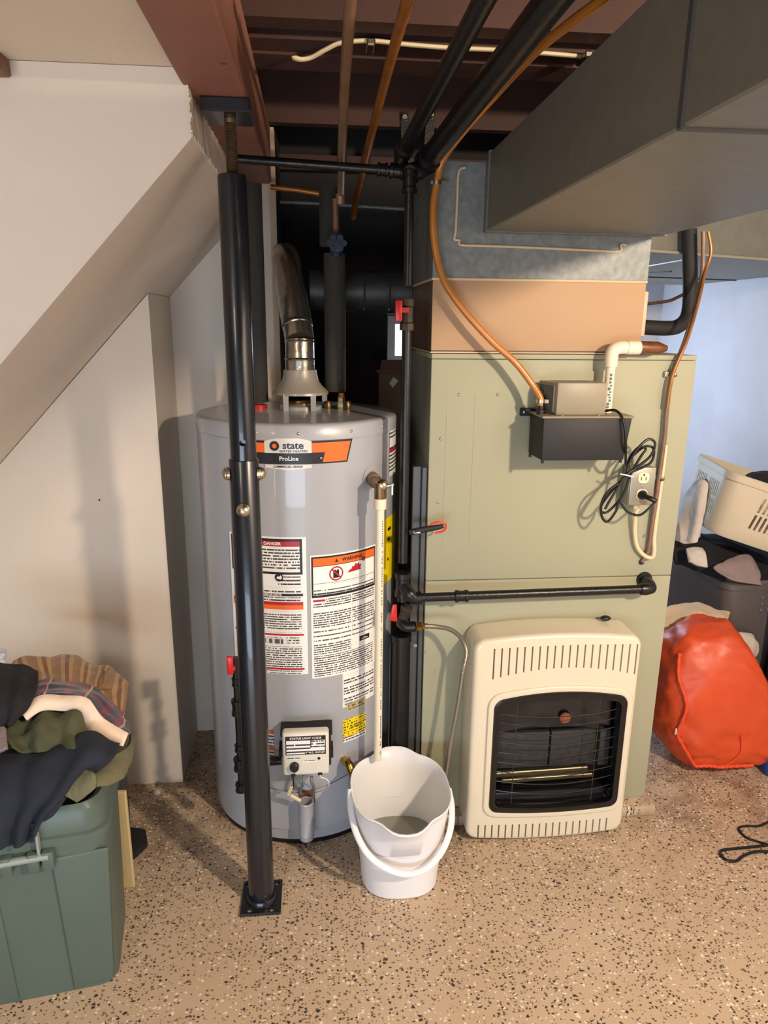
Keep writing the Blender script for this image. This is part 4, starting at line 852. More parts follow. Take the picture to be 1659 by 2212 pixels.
cord = [(0.7524, 1.8, 1.2834), (0.7664, 1.775, 1.2888), (0.7756, 1.75, 1.2752), (0.7842, 1.742, 1.2408), (0.7923, 1.745, 1.1984), (0.8132, 1.78, 1.1428), (0.8379, 1.81, 1.1557), (0.8684, 1.8, 1.1886), (0.8923, 1.795, 1.1831), (0.89, 1.8, 1.1445), (0.8457, 1.81, 1.1176), (0.8171, 1.8, 1.1008), (0.7768, 1.8, 1.0501), (0.7629, 1.8, 1.018), (0.7853, 1.805, 1.0085), (0.8216, 1.8, 1.056), (0.8355, 1.795, 1.1144), (0.8573, 1.79, 1.1655), (0.8681, 1.79, 1.1841), (0.8494, 1.792, 1.1888), (0.8307, 1.8, 1.1576), (0.8206, 1.795, 1.1082), (0.7771, 1.79, 1.0717), (0.7608, 1.79, 1.0399), (0.7643, 1.79, 1.0011), (0.7814, 1.79, 0.9853), (0.802, 1.79, 1.0135), (0.8099, 1.79, 1.0393), (0.8322, 1.785, 1.0144), (0.8635, 1.78, 1.0049), (0.8877, 1.78, 1.0214), (oxm+.0235, 1.787, zp_-.010)]
bm = BM(); tube(bm, cord, .0034, 10, smooth=7); obj('cord_loop', bm, black_rubber, pc)
bm = BM(); tube(bm, [(0.822, 1.79, 1.137), (0.8405, 1.785, 1.1826), (0.8692, 1.785, 1.2108), (0.8895, 1.785, 1.1997), (0.8805, 1.785, 1.1662), (0.8479, 1.79, 1.1343), (0.8184, 1.79, 1.1093), (0.7812, 1.785, 1.0473), (0.7695, 1.785, 1.0218)], .0034, 10, smooth=7); obj('cord_loop', bm, black_rubber, pc)
bm = BM(); tube(bm, [(0.8039, 1.788, 1.1175), (0.8189, 1.778, 1.1157), (0.8415, 1.79, 1.1091)], .002, 8, smooth=4); obj('twist_tie', bm, white_plastic, pc)
t = thing('cream_cable', 'cream electrical cable looping below the outlet box', 'cable', (.9, 1.87, .93))
bm = BM(); cyl(bm, (0.8882, 1.855, 1.0179), (0.8902, 1.855, 0.9991), .009, 12); obj('cable_connector', bm, cream_plastic, t)
bm = BM(); tube(bm, [(0.8899, 1.855, 1.0017), (0.897, 1.865, 0.9377), (0.9105, 1.868, 0.8881), (0.9357, 1.868, 0.8597), (0.9576, 1.866, 0.8542), (0.9613, 1.864, 0.8745), (0.9586, 1.868, 0.915), (0.96, 1.87, 0.9968), (0.9617, 1.87, 1.0775), (0.9619, 1.868, 1.1829)], .0062, 10, smooth=7); obj('cable_jacket', bm, cable_cream, t)
t = thing('copper_tubing', 'thin brown tubing clipped to furnace, climbing to the duct above', 'tubing', (1.0, 1.86, 1.2))
bm = BM(); tube(bm, [(0.9328, 1.872, 0.8386), (0.9463, 1.87, 0.8728), (0.9486, 1.868, 0.9428), (0.9508, 1.866, 1.025), (0.9537, 1.866, 1.1181), (0.9552, 1.866, 1.2091), (0.9529, 1.866, 1.2854), (0.956, 1.864, 1.3726), (0.9896, 1.88, 1.4635), (1.0442, 1.95, 1.5553), (1.0801, 2, 1.6439), (1.0732, 2, 1.7169), (1.0685, 2, 1.7529)], .0062, 10, smooth=7); tb_ = obj('tubing', bm, cable_brown, t)
bm = BM(); tube(bm, [(0.9488, 1.858, 1.2863), (0.9547, 1.857, 1.3755), (0.9906, 1.872, 1.4637), (1.046, 1.94, 1.5612), (1.0828, 1.99, 1.6434), (1.0985, 2, 1.6993), (1.0831, 2, 1.7532)], .0045, 10, smooth=7); obj('tubing', bm, mat('tubing_orange', '#9c6a3c', .4, .3, var=.2, vscale=20), t)
for a, b in (((0.9522, 1.87, 1.3746), 0), ((0.9508, 1.87, 1.0896), 0)):
    a = Vector(a); bm = rbox(a + Vector((-.014, 0, -.008)), a + Vector((.016, .008, .008)), .0015, 1); tube(bm, [a + Vector((.0, .002, -.007)), a + Vector((.008, -.018, -.004)), a + Vector((.018, .002, 0))], .003, 8, smooth=4); obj('tubing_clip', bm, steel, t)
t = thing('suction_line', 'thick black foam-covered refrigerant pipe curving down right of tan box', 'pipe', (.95, 2.0, 1.5))
bm = BM(); tube(bm, [(1.0534, 2.05, 1.7644), (1.0649, 2.05, 1.6845), (1.0774, 2.05, 1.5964), (1.0733, 2.04, 1.5319), (1.0415, 2.02, 1.5019), (0.9937, 2, 1.4939), (.886, 1.975, 1.4974)], .0205, 18, smooth=7); obj('foam_sleeve', bm, mat('foam_black', '#1c1a18', .7, bump=.1, bscale=90), t)
t = thing('liquid_line', 'short thin brown refrigerant line above the black pipe bend', 'pipe', (.92, 1.99, 1.55))
bm = BM(); tube(bm, [(.886, 1.98, 1.5548), (0.9851, 2, 1.567), (1.0239, 2.02, 1.5781), (1.0732, 2.06, 1.5941)], .0045, 10, smooth=5); obj('line_tube', bm, mat('liquid_brown', '#4a3024', .5, .4), t)
t = thing('utility_lighter', 'black stick with red loop end sticking out across furnace edge', 'tool', (.33, 1.84, 1.0))
bm = BM(); tube(bm, [(0.2455, 1.83, 0.9527), (0.2593, 1.83, 0.9551), (0.2908, 1.83, 0.9611), (0.3224, 1.83, 0.9658), (0.3389, 1.83, 0.9694)], [.0075, .0085, .0085, .0075, .006], 12); obj('stick_body', bm, black_plastic, t)
bm = BM(); tube(bm, [(0.3028, 1.828, 0.9745), (0.3217, 1.828, 0.9807), (0.3407, 1.828, 0.9791), (0.3449, 1.828, 0.9673), (0.339, 1.828, 0.9556), (0.3162, 1.828, 0.9507)], .0032, 8, smooth=5); obj('loop_end', bm, mat('red_orange', '#d63a22', .4), t)
bm = BM(); box(bm, (0.2558, 1.822, 0.9523), Vector((0.2746, 1.822, 0.9572)) + Vector((0, .002, 0))); obj('stick_label', bm, white_ink, t, smooth=False)

# ------------------------------------------------------------------ white gas space heater on the floor
sh = thing('space_heater', 'cream enamel gas space heater with arched black grille window', 'space heater', (.665, 1.82, 0))
S0, S1, SY, SB, ST = .424, .906, 1.76, 1.872, .655
bm = prism(BM(), rrect(S0, .018, S1, ST, .030, 6, arch=.016, sag=.016), XZ, SY, SB)
bm.normal_update()
es = [e for e in bm.edges if all(abs(v.co.y - SY) < 1e-5 for v in e.verts)]
bmesh.ops.bevel(bm, geom=es, offset=.014, segments=4, profile=.5, affect='EDGES')
case = obj('heater_case', bm, ivory, sh, ang=30)
cut = BM(); n = 20
for k in range(n):
    t_ = k/(n-1); x = 0.4804 + (0.8904 - 0.4804)*t_; a = 1-(2*t_-1)**2
    top = 0.6378; box(cut, (x-.0022, SY-.02, 0.5403 + .028*a), (x+.0022, SY+.035, top - .004*(1-a)))
    x = 0.4605 + (0.8537 - 0.4605)*t_
    box(cut, (x-.0022, SY-.02, 0.0118 + .004 - .006*a), (x+.0022, SY+.035, 0.061 + .004 - .006*a))
W0, W1_, WZ0, WZ1 = 0.4899, 0.8736, 0.1168, 0.4719
prism(cut, rrect(W0, WZ0, W1_, WZ1, .022, 5, arch=.022, sag=.012), XZ, SY-.03, SY+.085)
boolean_cut(case, cut)
def ring(outer, inner, y0, y1):
    bm = BM(); n = len(outer); O0 = [bm.verts.new((x, y0, z)) for x, z in outer]; I0 = [bm.verts.new((x, y0, z)) for x, z in inner]; O1 = [bm.verts.new((x, y1, z)) for x, z in outer]; I1 = [bm.verts.new((x, y1, z)) for x, z in inner]
    for i in range(n):
        j = (i+1) % n
        for q in ((O0[i], O0[j], I0[j], I0[i]), (O1[i], I1[i], I1[j], O1[j]), (O0[i], O1[i], O1[j], O0[j]), (I0[i], I0[j], I1[j], I1[i])): bm.faces.new(q)
    return bm
ro = lambda d, r: rrect(W0-d, WZ0-d, W1_+d, WZ1+d, r, 5, arch=.022, sag=.012)
bm = ring(ro(.020, .036), ro(.002, .024), SY-.007, SY+.004); bev(bm, .004, 3, .8); obj('window_surround', bm, ivory, sh, ang=30)
bm = ring(ro(.003, .024), ro(-.015, .014), SY-.010, SY+.03); bev(bm, .003, 2, .8); obj('grille_frame', bm, mat('frame_black', '#08080a', .3, coat=.1), sh, ang=30)
bm = ring(ro(.0012, .022), ro(-.003, .02), SY+.02, SY+.083); box(bm, (W0-.0, SY+.081, WZ0-.012), (W1_, SY+.0845, WZ1+.02)); obj('firebox_liner', bm, soot, sh, smooth=False)
zz = lambda t_: WZ0 + (WZ1-WZ0)*t_
bm = BM(); V = []
for i in range(17):      # curved polished reflector behind the burner
    u = i/16; x = W0+.012 + (W1_-W0-.024)*u
    V.append([bm.verts.new((x, SY+.078 - .02*(2*u-1)**2 - q*.012, z)) for q, z in ((0, zz(.60)), (0, zz(.80)), (.6, zz(.93)), (2.2, zz(1.02)))])
for a, b in zip(V, V[1:]):
    for k in range(3): bm.faces.new((a[k], b[k], b[k+1], a[k+1]))
obj('reflector', bm, reflector, sh)
bm = BM(); rp_ = Vector((0.7252, SY+.066, 0.3679))
pts = [(.0165*(1+.1*math.sin(k*3.7))*math.cos(2*PI*k/26), .0165*(1+.12*math.cos(k*2.9))*math.sin(2*PI*k/26)) for k in range(26)]
prism(bm, pts, lambda u, v, d: (rp_.x+u, d, rp_.z+v), rp_.y, rp_.y+.006); obj('rust_spot', bm, rust, sh, smooth=False)
for x0, x1 in ((W0+.02, (W0+W1_)/2-.002), ((W0+W1_)/2+.002, W1_-.05)):
    bm = rbox((x0, SY+.06, zz(.26)), (x1, SY+.075, zz(.60)), .004); obj('burner_plaque', bm, plaque, sh)
bm = rbox((W1_-.045, SY+.045, zz(.28)), (W1_-.012, SY+.075, zz(.62)), .003); obj('side_baffle', bm, plaque, sh)
bm = BM(); cyl(bm, (W0+.045, SY+.05, zz(.17)), (W1_-.06, SY+.05, zz(.19)), .010, 16); cyl(bm, (W0+.03, SY+.056, zz(.225)), (W1_-.075, SY+.056, zz(.245)), .013, 16); obj('burner_tube', bm, mat('burner_steel', '#55503f', .3, .9, var=.2, vscale=30), sh)
bm = rbox((W0+.01, SY+.03, zz(-.04)), (W1_-.01, SY+.08, zz(.09)), .004); obj('burner_tray', bm, mat('tray_dark', '#33333a', .25, .7), sh)
wire = mat('grille_wire', '#5c5750', .3, .9)
for k, pyf in enumerate((.855, .775, .69, .60, .505, .415, .325, .235, .145)):
    z = zz(pyf + .02); bm = BM()
    tube(bm, [(W0+.008 + (W1_-W0-.016)*i/12, SY+.012 - .024*(1-((i-6)/6)**2), z - .006*(1-((i-6)/6)**2)) for i in range(13)], .0015, 8); obj('grille_wire', bm, wire, sh)
for u in (.17, .80):
    x = W0 + (W1_-W0)*u; yv = SY+.014 - .024*(1-(2*u-1)**2); bm = BM(); tube(bm, [(x, yv, zz(.03)), (x, yv, zz(1.0))], .0015, 8); obj('grille_wire', bm, wire, sh)
bm = BM(); ball(bm, (0.8293, 1.85, 0.6778 - .002), .016, 16, 1, .7, .5); obj('control_knob', bm, black_rubber, sh)
bm = rbox((S0+.03, SY+.03, 0), (S1-.03, SB-.01, .03), .003, 1); obj('heater_foot', bm, mat('foot_dark', '#55524a', .6), sh)

# ------------------------------------------------------------------ pail under the relief pipe
bk = thing('mop_pail', 'white plastic pail with pouring lips, water inside, under the discharge pipe', 'bucket', (.213, 1.672, 0))
BX, BY = .213, 1.672
def pail_ring(z, rx, ry, lip=0, n=64):
    out = []
    for k in range(n):
        a = 2*PI*k/n; c, s_ = math.cos(a), math.sin(a); e = 2/2.6
        x = rx*math.copysign(abs(c)**e, c); y = ry*math.copysign(abs(s_)**e, s_)
        d = max(0, abs(s_)-.90)/.10; y += math.copysign(lip*d**1.5, s_); zz_ = z + (-.012*d**1.5*lip/.03 if s_ < 0 else .004*d) * (1 if lip else 0)
        out.append((BX+x, BY+y, zz_))
    return out
def loft(bm, rings, cap0=True, cap1=True):
    R_ = [[bm.verts.new(p) for p in r] for r in rings]; n = len(R_[0])
    for a, b in zip(R_, R_[1:]):
        for k in range(n): bm.faces.new((a[k], a[(k+1)%n], b[(k+1)%n], b[k]))
    if cap0: bm.faces.new(R_[0])
    if cap1: bm.faces.new(R_[-1])
    return bm
PZ = .275
outer = [(0, .100, .100, 0), (.004, .106, .106, 0), (.10, .1135, .116, 0), (.155, .118, .123, 0), (.157, .121, .127, 0), (.21, .1255, .137, .004), (PZ-.02, .131, .148, .018), (PZ-.003, .133, .152, .026), (PZ, .136, .155, .030), (PZ+.003, .134, .153, .029), (PZ, .130, .149, .027), (PZ-.022, .128, .145, .016), (.20, .1215, .132, .003), (.10, .1095, .111, 0), (.012, .100, .100, 0)]
bm = loft(BM(), [pail_ring(*o) for o in outer]); obj('pail_body', bm, bucket_white, bk, ang=50)
bm = loft(BM(), [pail_ring(.06, .1055, .1055), pail_ring(.095, .1085, .1098)]); obj('water', bm, water, bk)
for sx in (-1, 1):
    bm = BM(); lathe(bm, [(0, 0), (.014, 0), (.014, .006), (0, .007)], (BX+sx*.131, BY, PZ-.022), 18, (sx, 0, 0)); obj('pivot_boss', bm, white_plastic, bk)
hl = Vector((0.0807, 1.665, 0.2689)); hr = Vector((0.3522, 1.665, 0.2529))
P = smooth_path([(0.0772, 1.67, 0.2741), (0.0762, 1.625, 0.2444), (0.0906, 1.575, 0.203), (0.1282, 1.54, 0.1586), (0.193, 1.522, 0.1269), (0.2534, 1.522, 0.1282), (0.304, 1.54, 0.1605), (0.336, 1.575, 0.2025), (0.3492, 1.625, 0.2348), (0.3476, 1.67, 0.2613)], 8)
bm = BM(); tube(bm, P, .0085, 12, flat=.75); obj('bail_handle', bm, white_plastic, bk)

# ------------------------------------------------------------------ ceiling cable
t = thing('ceiling_cable', 'flat cream cable stapled along ceiling joists, left end hanging loose', 'cable', (.3, 1.75, 2.07))
bm = BM(); P = smooth_path([(-0.0408, 1.7173, 2.045), (-0.0245, 1.7318, 2.045), (-0.0008, 1.7335, 2.05), (0.0317, 1.7117, 2.06), (0.0636, 1.6955, 2.068), (0.1233, 1.6868, 2.071), (0.1928, 1.6962, 2.071), (0.2936, 1.7047, 2.071), (0.4046, 1.7043, 2.071), (0.5197, 1.7118, 2.071), (0.6286, 1.7234, 2.071)], 7)
tube(bm, P, [.002, .004, .006] + [.0085]*(len(P)-3), 12, flat=.55); cbl = obj('cable_jacket', bm, cable_cream, t)
for p in ((0.1239, 1.6948, 2.066), (0.5961, 1.7089, 2.066)):
    bm = rbox((p[0]-.009, p[1]-.025, 2.058), (p[0]+.009, p[1]+.035, 2.072), .003, 1); obj('cable_strap', bm, steel, t)
t = thing('thin_ceiling_wire', 'thin dark wire stapled to the farther joist above black cross pipe', 'wire', (0, 2.9, 2.07))
bm = BM(); tube(bm, [(-0.1963, 2.964, 2.1468), (-0.1313, 2.964, 2.1297), (-0.0446, 2.964, 2.1291), (0.1127, 2.964, 2.1242), (0.2898, 2.964, 2.1166)], .003, 6, smooth=4); obj('wire', bm, mat('grey_wire', '#5b5049', .5), t)
bm = BM(); p = (-0.0911, 2.96, 2.1428); box(bm, (p[0]-.011, 2.955, p[2]-.035), (p[0]+.011, 2.968, p[2]+.035)); obj('wire_strap', bm, steel, t, smooth=False)
# cardboard box at the back
bx = thing('cardboard_box', 'brown cardboard box with white label glimpsed behind gas riser', 'box', (.33, 2.75, 0))
bz1 = 1.3354
bm = rbox((.235, 2.70, 0), (.47, 2.90, bz1-.02), .003, 1); obj('carton', bm, card, bx, smooth=False)
bm = BM(); hexa(bm, [(.235, 2.70, bz1-.021), (.47, 2.70, bz1-.021), (.47, 2.705, bz1-.021), (.235, 2.705, bz1-.021), (.25, 2.74, bz1+.03), (.45, 2.74, bz1+.03), (.45, 2.745, bz1+.03), (.25, 2.745, bz1+.03)]); obj('flap', bm, card, bx, smooth=False)
p = (0.2907, 2.699, 1.2841)
bm = BM(); hexa(bm, [(p[0]-.016, 2.6985, p[2]-.004), (p[0]-.002, 2.6985, p[2]-.02), (p[0]-.002, 2.6995, p[2]-.02), (p[0]-.016, 2.6995, p[2]-.004), (p[0]+.0, 2.6985, p[2]+.02), (p[0]+.018, 2.6985, p[2]+.006), (p[0]+.018, 2.6995, p[2]+.006), (p[0], 2.6995, p[2]+.02)]); obj('paper_label', bm, white_ink, bx, smooth=False)

# ------------------------------------------------------------------ green tote with laundry, lower left
tg = thing('green_tote', 'green plastic storage tote heaped with clothes, nearest on the left', 'tote', (-.66, 1.5, 0))
GX0, GX1, GY0, GY1 = -.98, -.466, 1.372, 1.63
def rr_ring(x0, x1, y0, y1, r, z, n=6):
    return [(x, y, z) for x, y in rrect(x0, y0, x1, y1, r, n)]
def tote(name, x0, x1, y0, y1, zt, m, parent, tap=.03, r=.05, lipz=.09, th=.004):
    rings = [rr_ring(x0+tap, x1-tap, y0+tap*.6, y1-tap*.6, r*.8, 0), rr_ring(x0+tap*.25, x1-tap*.25, y0+tap*.15, y1-tap*.15, r, zt-lipz), rr_ring(x0, x1, y0, y1, r, zt-lipz+.002), rr_ring(x0, x1, y0, y1, r, zt-lipz+.022), rr_ring(x0+.006, x1-.006, y0+.006, y1-.006, r, zt-lipz+.026), rr_ring(x0+.007, x1-.007, y0+.007, y1-.007, r, zt-.012), rr_ring(x0+.016, x1-.016, y0+.016, y1-.016, r, zt),
             rr_ring(x0+.03, x1-.03, y0+.03, y1-.03, r, zt-.012), rr_ring(x0+tap+.02, x1-tap-.02, y0+tap+.02, y1-tap-.02, r*.7, .02)]
    return obj(name, loft(BM(), rings), m, parent, ang=40)
gz = .488
tote('tote_body', GX0, GX1, GY0, GY1, gz, tote_green, tg, .016)
for u0, u1 in ((-5, 30), (118, 128)):      # pressed vertical ribs on the front
    pass
for xa0, xa1, xb0, xb1 in ((-.93, -0.704, -.92, -0.6919), (-0.5883, -0.4708, -0.576, -0.49)):
    hz1 = gz - .115; yo = lambda z: GY0 + .0096 - .0072*z/.398
    bm = BM(); hexa(bm, [(xb0, yo(0)-.006, .006), (xb1, yo(0)-(.006 if xb1 < -.6 else -.002), .006), (xb1, yo(0)+.01, .006), (xb0, yo(0)+.01, .006), (xa0, yo(hz1)-.006, hz1), (xa1, yo(hz1)-(.006 if xa1 < -.6 else -.002), hz1), (xa1, yo(hz1)+.01, hz1), (xa0, yo(hz1)+.01, hz1)]); bev(bm, .005, 3)
    obj('raised_panel', bm, tote_green, tg)
lz = 0.3851
bm = BM(); tube(bm, [(-.80, GY0-.012, lz), (-0.5877, GY0-.012, lz+.005)], .0085, 12); obj('hinge_rod', bm, mat('hinge_grey', '#8c9894', .35), tg)
for x in (-0.6731, -0.6195, -0.5905):
    bm = rbox((x-.012, GY0-.018, lz-.028), (x+.012, GY0+.006, lz+.016), .004); obj('hinge_knuckle', bm, tote_green, tg)
bm = rbox((-0.607-.003, GY0-.016, lz), (-0.607+.003, GY0+.002, lz+.06), .002, 1); obj('latch_post', bm, mat('hinge_grey', '#8c9894', .35), tg)
ang = math.radians(9); cn = Vector((GX1, GY0, 0)); tg.location = cn + Matrix.Rotation(ang, 3, 'Z') @ (tg.location - cn); tg.rotation_euler.z = ang
t2 = thing('dark_tote', 'dark green-grey tote just behind the green tote', 'tote', (-.8, 1.87, 0))
tote('tote_body', -1.05, -0.5757, 1.72, 1.97, .46, tote_dark, t2, .012)
t = thing('cream_board', 'narrow cream board standing between the two totes on the left', 'board', (-.6, 1.66, 0))
bm = rbox((-.80, 1.668, 0), (-0.5141, 1.682, 0.3019), .003, 1); obj('board_panel', bm, board_cream, t)
t = thing('black_pouch', 'small black fabric scrap on the floor beside dark tote', 'pouch', (-.54, 1.83, 0))
bm = prism(BM(), [(-.60, 1.74), (-.545, 1.765), (-.512, 1.822), (-.53, 1.88), (-.60, 1.90)], XY, 0, .022); bev(bm, .006, 2); obj('pouch_body', bm, black_cloth, t)
# clothes, from the back of the heap to the front
tg2 = 'clothes heaped on the green tote'
def garment(name, label, rows, m, **k):
    parent = k.pop('parent', None); o = cloth(name, rows, m, parent, **k)
    if parent: o['label'] = label
    else: tag(o, label, 'clothing', tg2)
    return o
st_brown = stripe_mat('brown_stripe', [(0, '#8c6a4e'), (.22, '#a88a68'), (.42, '#7c5740'), (.62, '#a88a68'), (.8, '#94704f')], 6, 0)
striped = garment('striped_shirt', 'brown and tan striped shirt at the back of clothes heap', [
    [(-0.8353, 1.86, 0.5898), (-0.7953, 1.9, 0.588), (-0.7216, 1.92, 0.5783), (-0.6604, 1.92, 0.5529), (-0.5982, 1.9, 0.542), (-0.5517, 1.86, 0.518)],
    [(-0.8023, 1.78, 0.605), (-0.7497, 1.8, 0.617), (-0.686, 1.82, 0.6072), (-0.6273, 1.82, 0.5885), (-0.571, 1.8, 0.5857), (-0.5131, 1.78, 0.55)],
    [(-0.775, 1.72, 0.5895), (-0.718, 1.74, 0.6028), (-0.6612, 1.74, 0.5939), (-0.61, 1.74, 0.5812), (-0.5653, 1.73, 0.5661), (-0.5033, 1.72, 0.5476)],
    [(-0.7507, 1.66, 0.5511), (-0.6933, 1.66, 0.5679), (-0.6379, 1.66, 0.5654), (-0.5833, 1.66, 0.55), (-0.5332, 1.66, 0.5412), (-0.4964, 1.66, 0.533)]], st_brown, amp=.016, freq=11, seed=3, folds=.006, ffreq=12)
bm = BM(); tube(bm, [(-0.5618, 1.72, 0.5741), (-0.5644, 1.76, 0.5901), (-0.5653, 1.8, 0.5951)], [.016, .022, .004], 10, smooth=4, flat=.35)
obj('collar', bm, st_brown, striped)
plaid = stripe_mat('plaid_weave', [(0, '#232a48'), (.22, '#7a2140'), (.40, '#39414c'), (.58, '#8a2550'), (.72, '#e8c8a2'), (.77, '#1f2644')], 3, 0, cross=([(0, '#20284a'), (.3, '#8c2448'), (.55, '#46505a'), (.8, '#1e2444')], 2.2))
top = [(-0.7192, 1.66, 0.6138), (-0.6907, 1.7, 0.6191), (-0.6421, 1.72, 0.6039), (-0.5741, 1.7, 0.5922), (-0.5197, 1.66, 0.5667), (-0.4691, 1.6, 0.5485)]
midr = [(-0.6944, 1.56, 0.6319), (-0.6633, 1.6, 0.647), (-0.6176, 1.62, 0.6366), (-0.5528, 1.6, 0.6276), (-0.4979, 1.56, 0.5988), (-0.4435, 1.52, 0.5692)]
hem = [(-0.6738, 1.5, 0.647), (-0.6371, 1.52, 0.6724), (-0.5903, 1.53, 0.666), (-0.5332, 1.52, 0.6621), (-0.4933, 1.5, 0.62), (-0.4371, 1.48, 0.5928)]
plaid_shirt = garment('plaid_shirt', 'purple and navy plaid shirt draped over the heap', [top, midr, hem], plaid, amp=.008, freq=12, seed=5)
hem2 = [(-0.6537, 1.48, 0.6348), (-0.6279, 1.5, 0.6449), (-0.5897, 1.51, 0.6373), (-0.5479, 1.505, 0.6313), (-0.5177, 1.485, 0.5852), (-0.446, 1.46, 0.5716)]
garment('waistband', 'broad cream ribbed waistband', [hem, hem2], hem_cream, parent=plaid_shirt, amp=.004, freq=20, seed=8, thick=.008, nv=14)
olive_shirt = garment('olive_shirt', 'olive green sweatshirt bunched below cream waistband, one sleeve over the tote rim', [
    [(-0.6847, 1.56, 0.6073), (-0.6487, 1.58, 0.6184), (-0.5959, 1.58, 0.6161), (-0.5382, 1.56, 0.6007), (-0.5, 1.54, 0.5495)],
    [(-0.6888, 1.48, 0.6143), (-0.6354, 1.49, 0.6349), (-0.5791, 1.5, 0.6286), (-0.5274, 1.49, 0.6063), (-0.4928, 1.48, 0.5633)],
    [(-0.6841, 1.44, 0.6105), (-0.6332, 1.45, 0.613), (-0.5745, 1.45, 0.6102), (-0.5264, 1.45, 0.5962), (-0.4914, 1.44, 0.5659)],
    [(-0.6666, 1.42, 0.602), (-0.6193, 1.43, 0.585), (-0.5701, 1.43, 0.5882), (-0.517, 1.43, 0.5797), (-0.4901, 1.43, 0.5491)]], olive, amp=.018, freq=15, seed=11, folds=.012, ffreq=13, thick=.006)
garment('navy_trousers', 'navy black trousers hanging over the front rim of tote', [
    [(-0.7474, 1.47, 0.5474), (-0.671, 1.46, 0.5736), (-0.6007, 1.46, 0.5818), (-0.5389, 1.46, 0.6021), (-0.494, 1.46, 0.5999), (-0.4561, 1.46, 0.5721)],
    [(-0.727, 1.4, 0.5483), (-0.6575, 1.4, 0.5729), (-0.5993, 1.4, 0.5812), (-0.5408, 1.4, 0.5894), (-0.4922, 1.4, 0.5926), (-0.4578, 1.41, 0.5726)],
    [(-0.7142, 1.35, 0.5162), (-0.6493, 1.345, 0.5385), (-0.5974, 1.345, 0.5467), (-0.5598, 1.345, 0.55), (-0.5306, 1.355, 0.5467), (-0.5048, 1.38, 0.55)],
    [(-0.7135, 1.335, 0.4714), (-0.6585, 1.33, 0.4888), (-0.6205, 1.33, 0.4977), (-0.5923, 1.33, 0.5016), (-0.5696, 1.335, 0.5132), (-0.5549, 1.35, 0.5236)],
    [(-0.7202, 1.335, 0.4204), (-0.671, 1.33, 0.4247), (-0.6427, 1.33, 0.4273), (-0.6187, 1.33, 0.4326), (-0.5992, 1.33, 0.4566), (-0.5834, 1.34, 0.4875)]], navy, amp=.010, freq=10, seed=14, folds=.010, ffreq=14, thick=.006)
sleeve = garment('sleeve', 'lighter olive sleeve', [
    [(-0.4661, 1.6, 0.5163), (-0.4468, 1.5, 0.5456), (-0.4598, 1.45, 0.5576), (-0.4869, 1.42, 0.5534), (-0.5041, 1.395, 0.5531)],
    [(-0.4632, 1.6, 0.4968), (-0.4371, 1.49, 0.5322), (-0.4439, 1.43, 0.5407), (-0.4622, 1.39, 0.5497), (-0.4821, 1.37, 0.5558)],
    [(-0.4674, 1.6, 0.471), (-0.4432, 1.49, 0.508), (-0.4433, 1.42, 0.5182), (-0.4521, 1.37, 0.537), (-0.477, 1.355, 0.5436)]], olive_light, parent=olive_shirt, amp=.006, freq=18, seed=17, thick=.008, nu=30, nv=20)
garment('cuff', 'ribbed olive cuff', [
    [(-0.5077, 1.385, 0.5649), (-0.524, 1.365, 0.5504), (-0.5441, 1.352, 0.5339)],
    [(-0.4795, 1.365, 0.5682), (-0.4985, 1.35, 0.5507), (-0.5279, 1.346, 0.5261)],
    [(-0.4761, 1.352, 0.5435), (-0.4901, 1.348, 0.5336), (-0.5146, 1.346, 0.5173)]], olive_light, parent=sleeve, amp=.003, freq=40, seed=19, thick=.007, nu=20, nv=16)
garment('black_shirt', 'charcoal black shirt with folded cuff at the heap\'s far left', [
    [(-0.8434, 1.66, 0.6814), (-0.7778, 1.66, 0.6889), (-0.7258, 1.65, 0.6846), (-0.6747, 1.62, 0.6858)],
    [(-0.7973, 1.56, 0.6958), (-0.7353, 1.56, 0.7028), (-0.6861, 1.55, 0.6967), (-0.6476, 1.54, 0.6888)],
    [(-0.7653, 1.48, 0.6697), (-0.7056, 1.48, 0.6785), (-0.6673, 1.48, 0.6711), (-0.6507, 1.49, 0.6588)],
    [(-0.7617, 1.46, 0.6302), (-0.7031, 1.46, 0.6331), (-0.6834, 1.46, 0.6345), (-0.6694, 1.47, 0.6369)]], black_cloth, amp=.008, freq=12, seed=21, folds=.006, ffreq=8, thick=.008)
garment('mauve_sock', 'grey mauve cloth scrap at the left edge under the black shirt', [
    [(-0.7446, 1.46, 0.6122), (-0.7134, 1.46, 0.6279), (-0.6893, 1.455, 0.6333)], [(-0.7271, 1.42, 0.6142), (-0.6962, 1.42, 0.6182), (-0.6746, 1.42, 0.6228)], [(-0.72, 1.4, 0.6022), (-0.6893, 1.4, 0.6074), (-0.6673, 1.4, 0.6174)]], mauve, amp=.005, freq=20, seed=25, nu=16, nv=16, thick=.01)
garment('blue_white_cloth', 'blue and white printed cloth at far left edge of heap', [
    [(-0.85, 1.75, 0.6772), (-0.8156, 1.75, 0.6811), (-0.8041, 1.75, 0.673)], [(-0.8382, 1.72, 0.6697), (-0.8044, 1.72, 0.6723), (-0.7926, 1.72, 0.668)], [(-0.8309, 1.7, 0.6604), (-0.7978, 1.7, 0.6592), (-0.789, 1.7, 0.6589)]], mat('blue_white', '#dfe2ea', .9, vscale=60, col2='#6f7fb0'), amp=.004, freq=20, seed=27, nu=16, nv=12, thick=.01)

